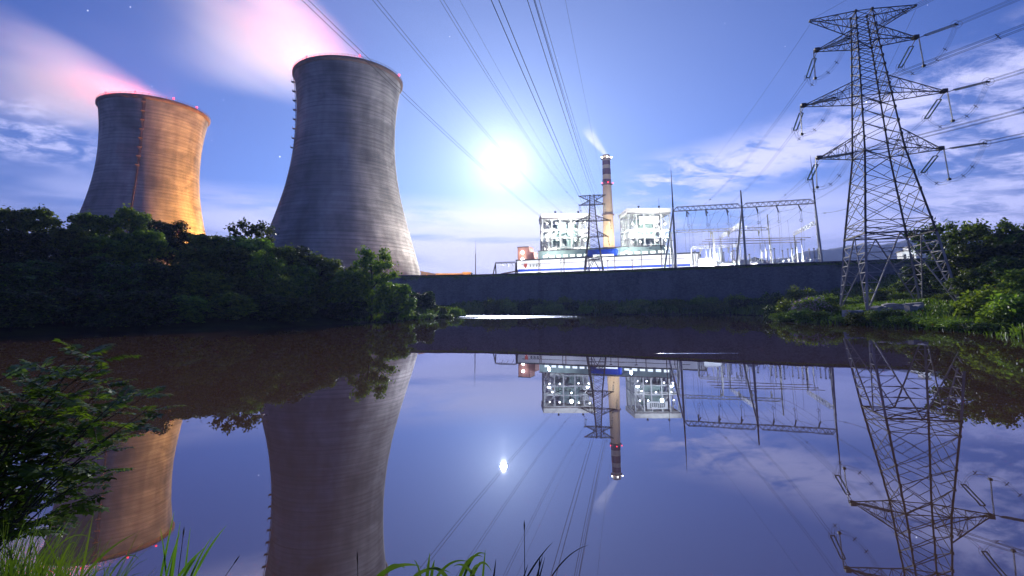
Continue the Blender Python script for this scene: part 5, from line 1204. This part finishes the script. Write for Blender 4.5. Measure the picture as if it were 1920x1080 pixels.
# cloud decks laid out by direction, sheared like a real layer overhead
inv = op('DIVIDE', 1.0, op('ADD', op('MAXIMUM', Z, 0.0), .16))
px_ = op('MULTIPLY', X, inv); py_ = op('MULTIPLY', Yw, inv)
deck = comb(px_, py_, 0.0)
mpn = N.new("ShaderNodeMapping"); mpn.inputs["Rotation"].default_value = (0, 0, R(-32)); mpn.inputs["Scale"].default_value = (1.0, 1.45, 1); L.new(deck, mpn.inputs[0])
nA = noise(mpn.outputs[0], 5.2, 9, .66, .35); nA2 = noise(mpn.outputs[0], .9, 3)
vl = op('MULTIPLY_ADD', u, .155, .195)
above = op('SUBTRACT', v, vl)
mA = op('MULTIPLY', op('MULTIPLY', ss(above, .075, -.005), ss(u, .2, .32)), op('MAXIMUM', ss(above, -.075, -.02), op('MULTIPLY', ss(u, .62, .92), .85)))
mA = op('MULTIPLY', mA, ss(v, .02, .1))
cA = op('MULTIPLY', mA, ss(op('ADD', nA, op('MULTIPLY_ADD', nA2, .7, -.35)), .37, .62))
# left cirrus
mB = op('MULTIPLY', op('MULTIPLY', ss(u, -.78, -.92), ss(v, .19, .25)), ss(op('ADD', v, op('MULTIPLY', u, .25)), .09, .03))
cB = op('MULTIPLY', mB, ss(noise(deck, 9.0, 9, .62, .5), .40, .66))
# low streaks along the horizon
st_ = comb(op('MULTIPLY', u, 2.2), op('MULTIPLY', v, 17.0), 0.0)
nC = noise(st_, 1.0, 6, .5, .3)
cC = op('MULTIPLY', op('MULTIPLY', ss(v, .235, .17), ss(op('ADD', nC, op('MULTIPLY', ss(ang, .5, .1), .08)), .40, .60)), ss(v, -.02, .05))
away = op('MULTIPLY', op('MULTIPLY', ss(v, .42, .17), ss(ang, .45, .85)), .8)
base = mixc(away, base, (.115 * K, .185 * K, .49 * K))
base = mixc(op('MULTIPLY', ss(ang, .5, 1.0), .9), base, (.66, .76, .86), 'MULTIPLY')
lowdark = op('MULTIPLY', ss(v, .185, .10), .88)
base = mixc(lowdark, base, mixc(ss(ang, .95, .35), (.20 * K, .225 * K, .48 * K), (.285 * K, .30 * K, .55 * K)))
glow = op('EXPONENT', op('MULTIPLY', ang, -4.2))
ccol = mixc(glow, (.58 * K, .60 * K, .98 * K), (1.5 * K, 1.4 * K, 1.5 * K))
base = mixc(op('MULTIPLY', op('MULTIPLY', cC, front), op('MULTIPLY_ADD', ss(ang, .9, .4), .5, .28)), base, ccol)
base = mixc(op('MULTIPLY', op('MULTIPLY', cA, front), .95), base, ccol)
base = mixc(op('MULTIPLY', op('MULTIPLY', cB, front), .8), base, ccol)
# faint high veil
veil = noise(mpn.outputs[0], .55, 5, .5, .6)
base = mixc(op('MULTIPLY', ss(veil, .5, .75), .10), base, (.6 * K, .62 * K, .95 * K))
# stars
vo = N.new("ShaderNodeTexVoronoi"); vo.inputs["Scale"].default_value = 46; L.new(tc.outputs["Generated"], vo.inputs["Vector"])
sc = N.new("ShaderNodeSeparateColor"); L.new(vo.outputs["Color"], sc.inputs[0])
star = op('MULTIPLY', op('MULTIPLY', ss(vo.outputs["Distance"], .06, .02), op('GREATER_THAN', sc.outputs[0], .70)), op('MULTIPLY', op('POWER', sc.outputs[1], 2.5), 2.2 * K))
star = op('MULTIPLY', star, ss(v, .16, .3))
base = mixc(1.0, base, comb(star, star, star), 'ADD')
L.new(base, bg.inputs[0])

# night air over the whole site
hz = MB(); hz.box(-3100, -1600, -3.2, 3100, 3100, 310)
hzm, hnt, hN, hL = nodes_of('night_air'); ho = hN.new("ShaderNodeOutputMaterial"); hv = hN.new("ShaderNodeVolumePrincipled")
hv.inputs["Color"].default_value = (.4, .52, 1, 1); hv.inputs["Density"].default_value = HAZE; hv.inputs["Anisotropy"].default_value = .35; hL.new(hv.outputs[0], ho.inputs["Volume"])
tag(hz.build('haze', hzm), 'thin blue night haze over the pond and the power plant', 'haze', kind='stuff')

scene.render.engine = 'CYCLES'
scene.cycles.max_bounces = 6; scene.cycles.volume_bounces = 2; scene.cycles.transparent_max_bounces = 8
scene.cycles.volume_step_rate = 1.0; scene.cycles.volume_max_steps = 96
scene.cycles.use_denoising = True; scene.cycles.sample_clamp_indirect = 6
scene.view_settings.view_transform = 'Standard'; scene.view_settings.look = 'None'; scene.view_settings.exposure = 0.25; scene.view_settings.gamma = 1
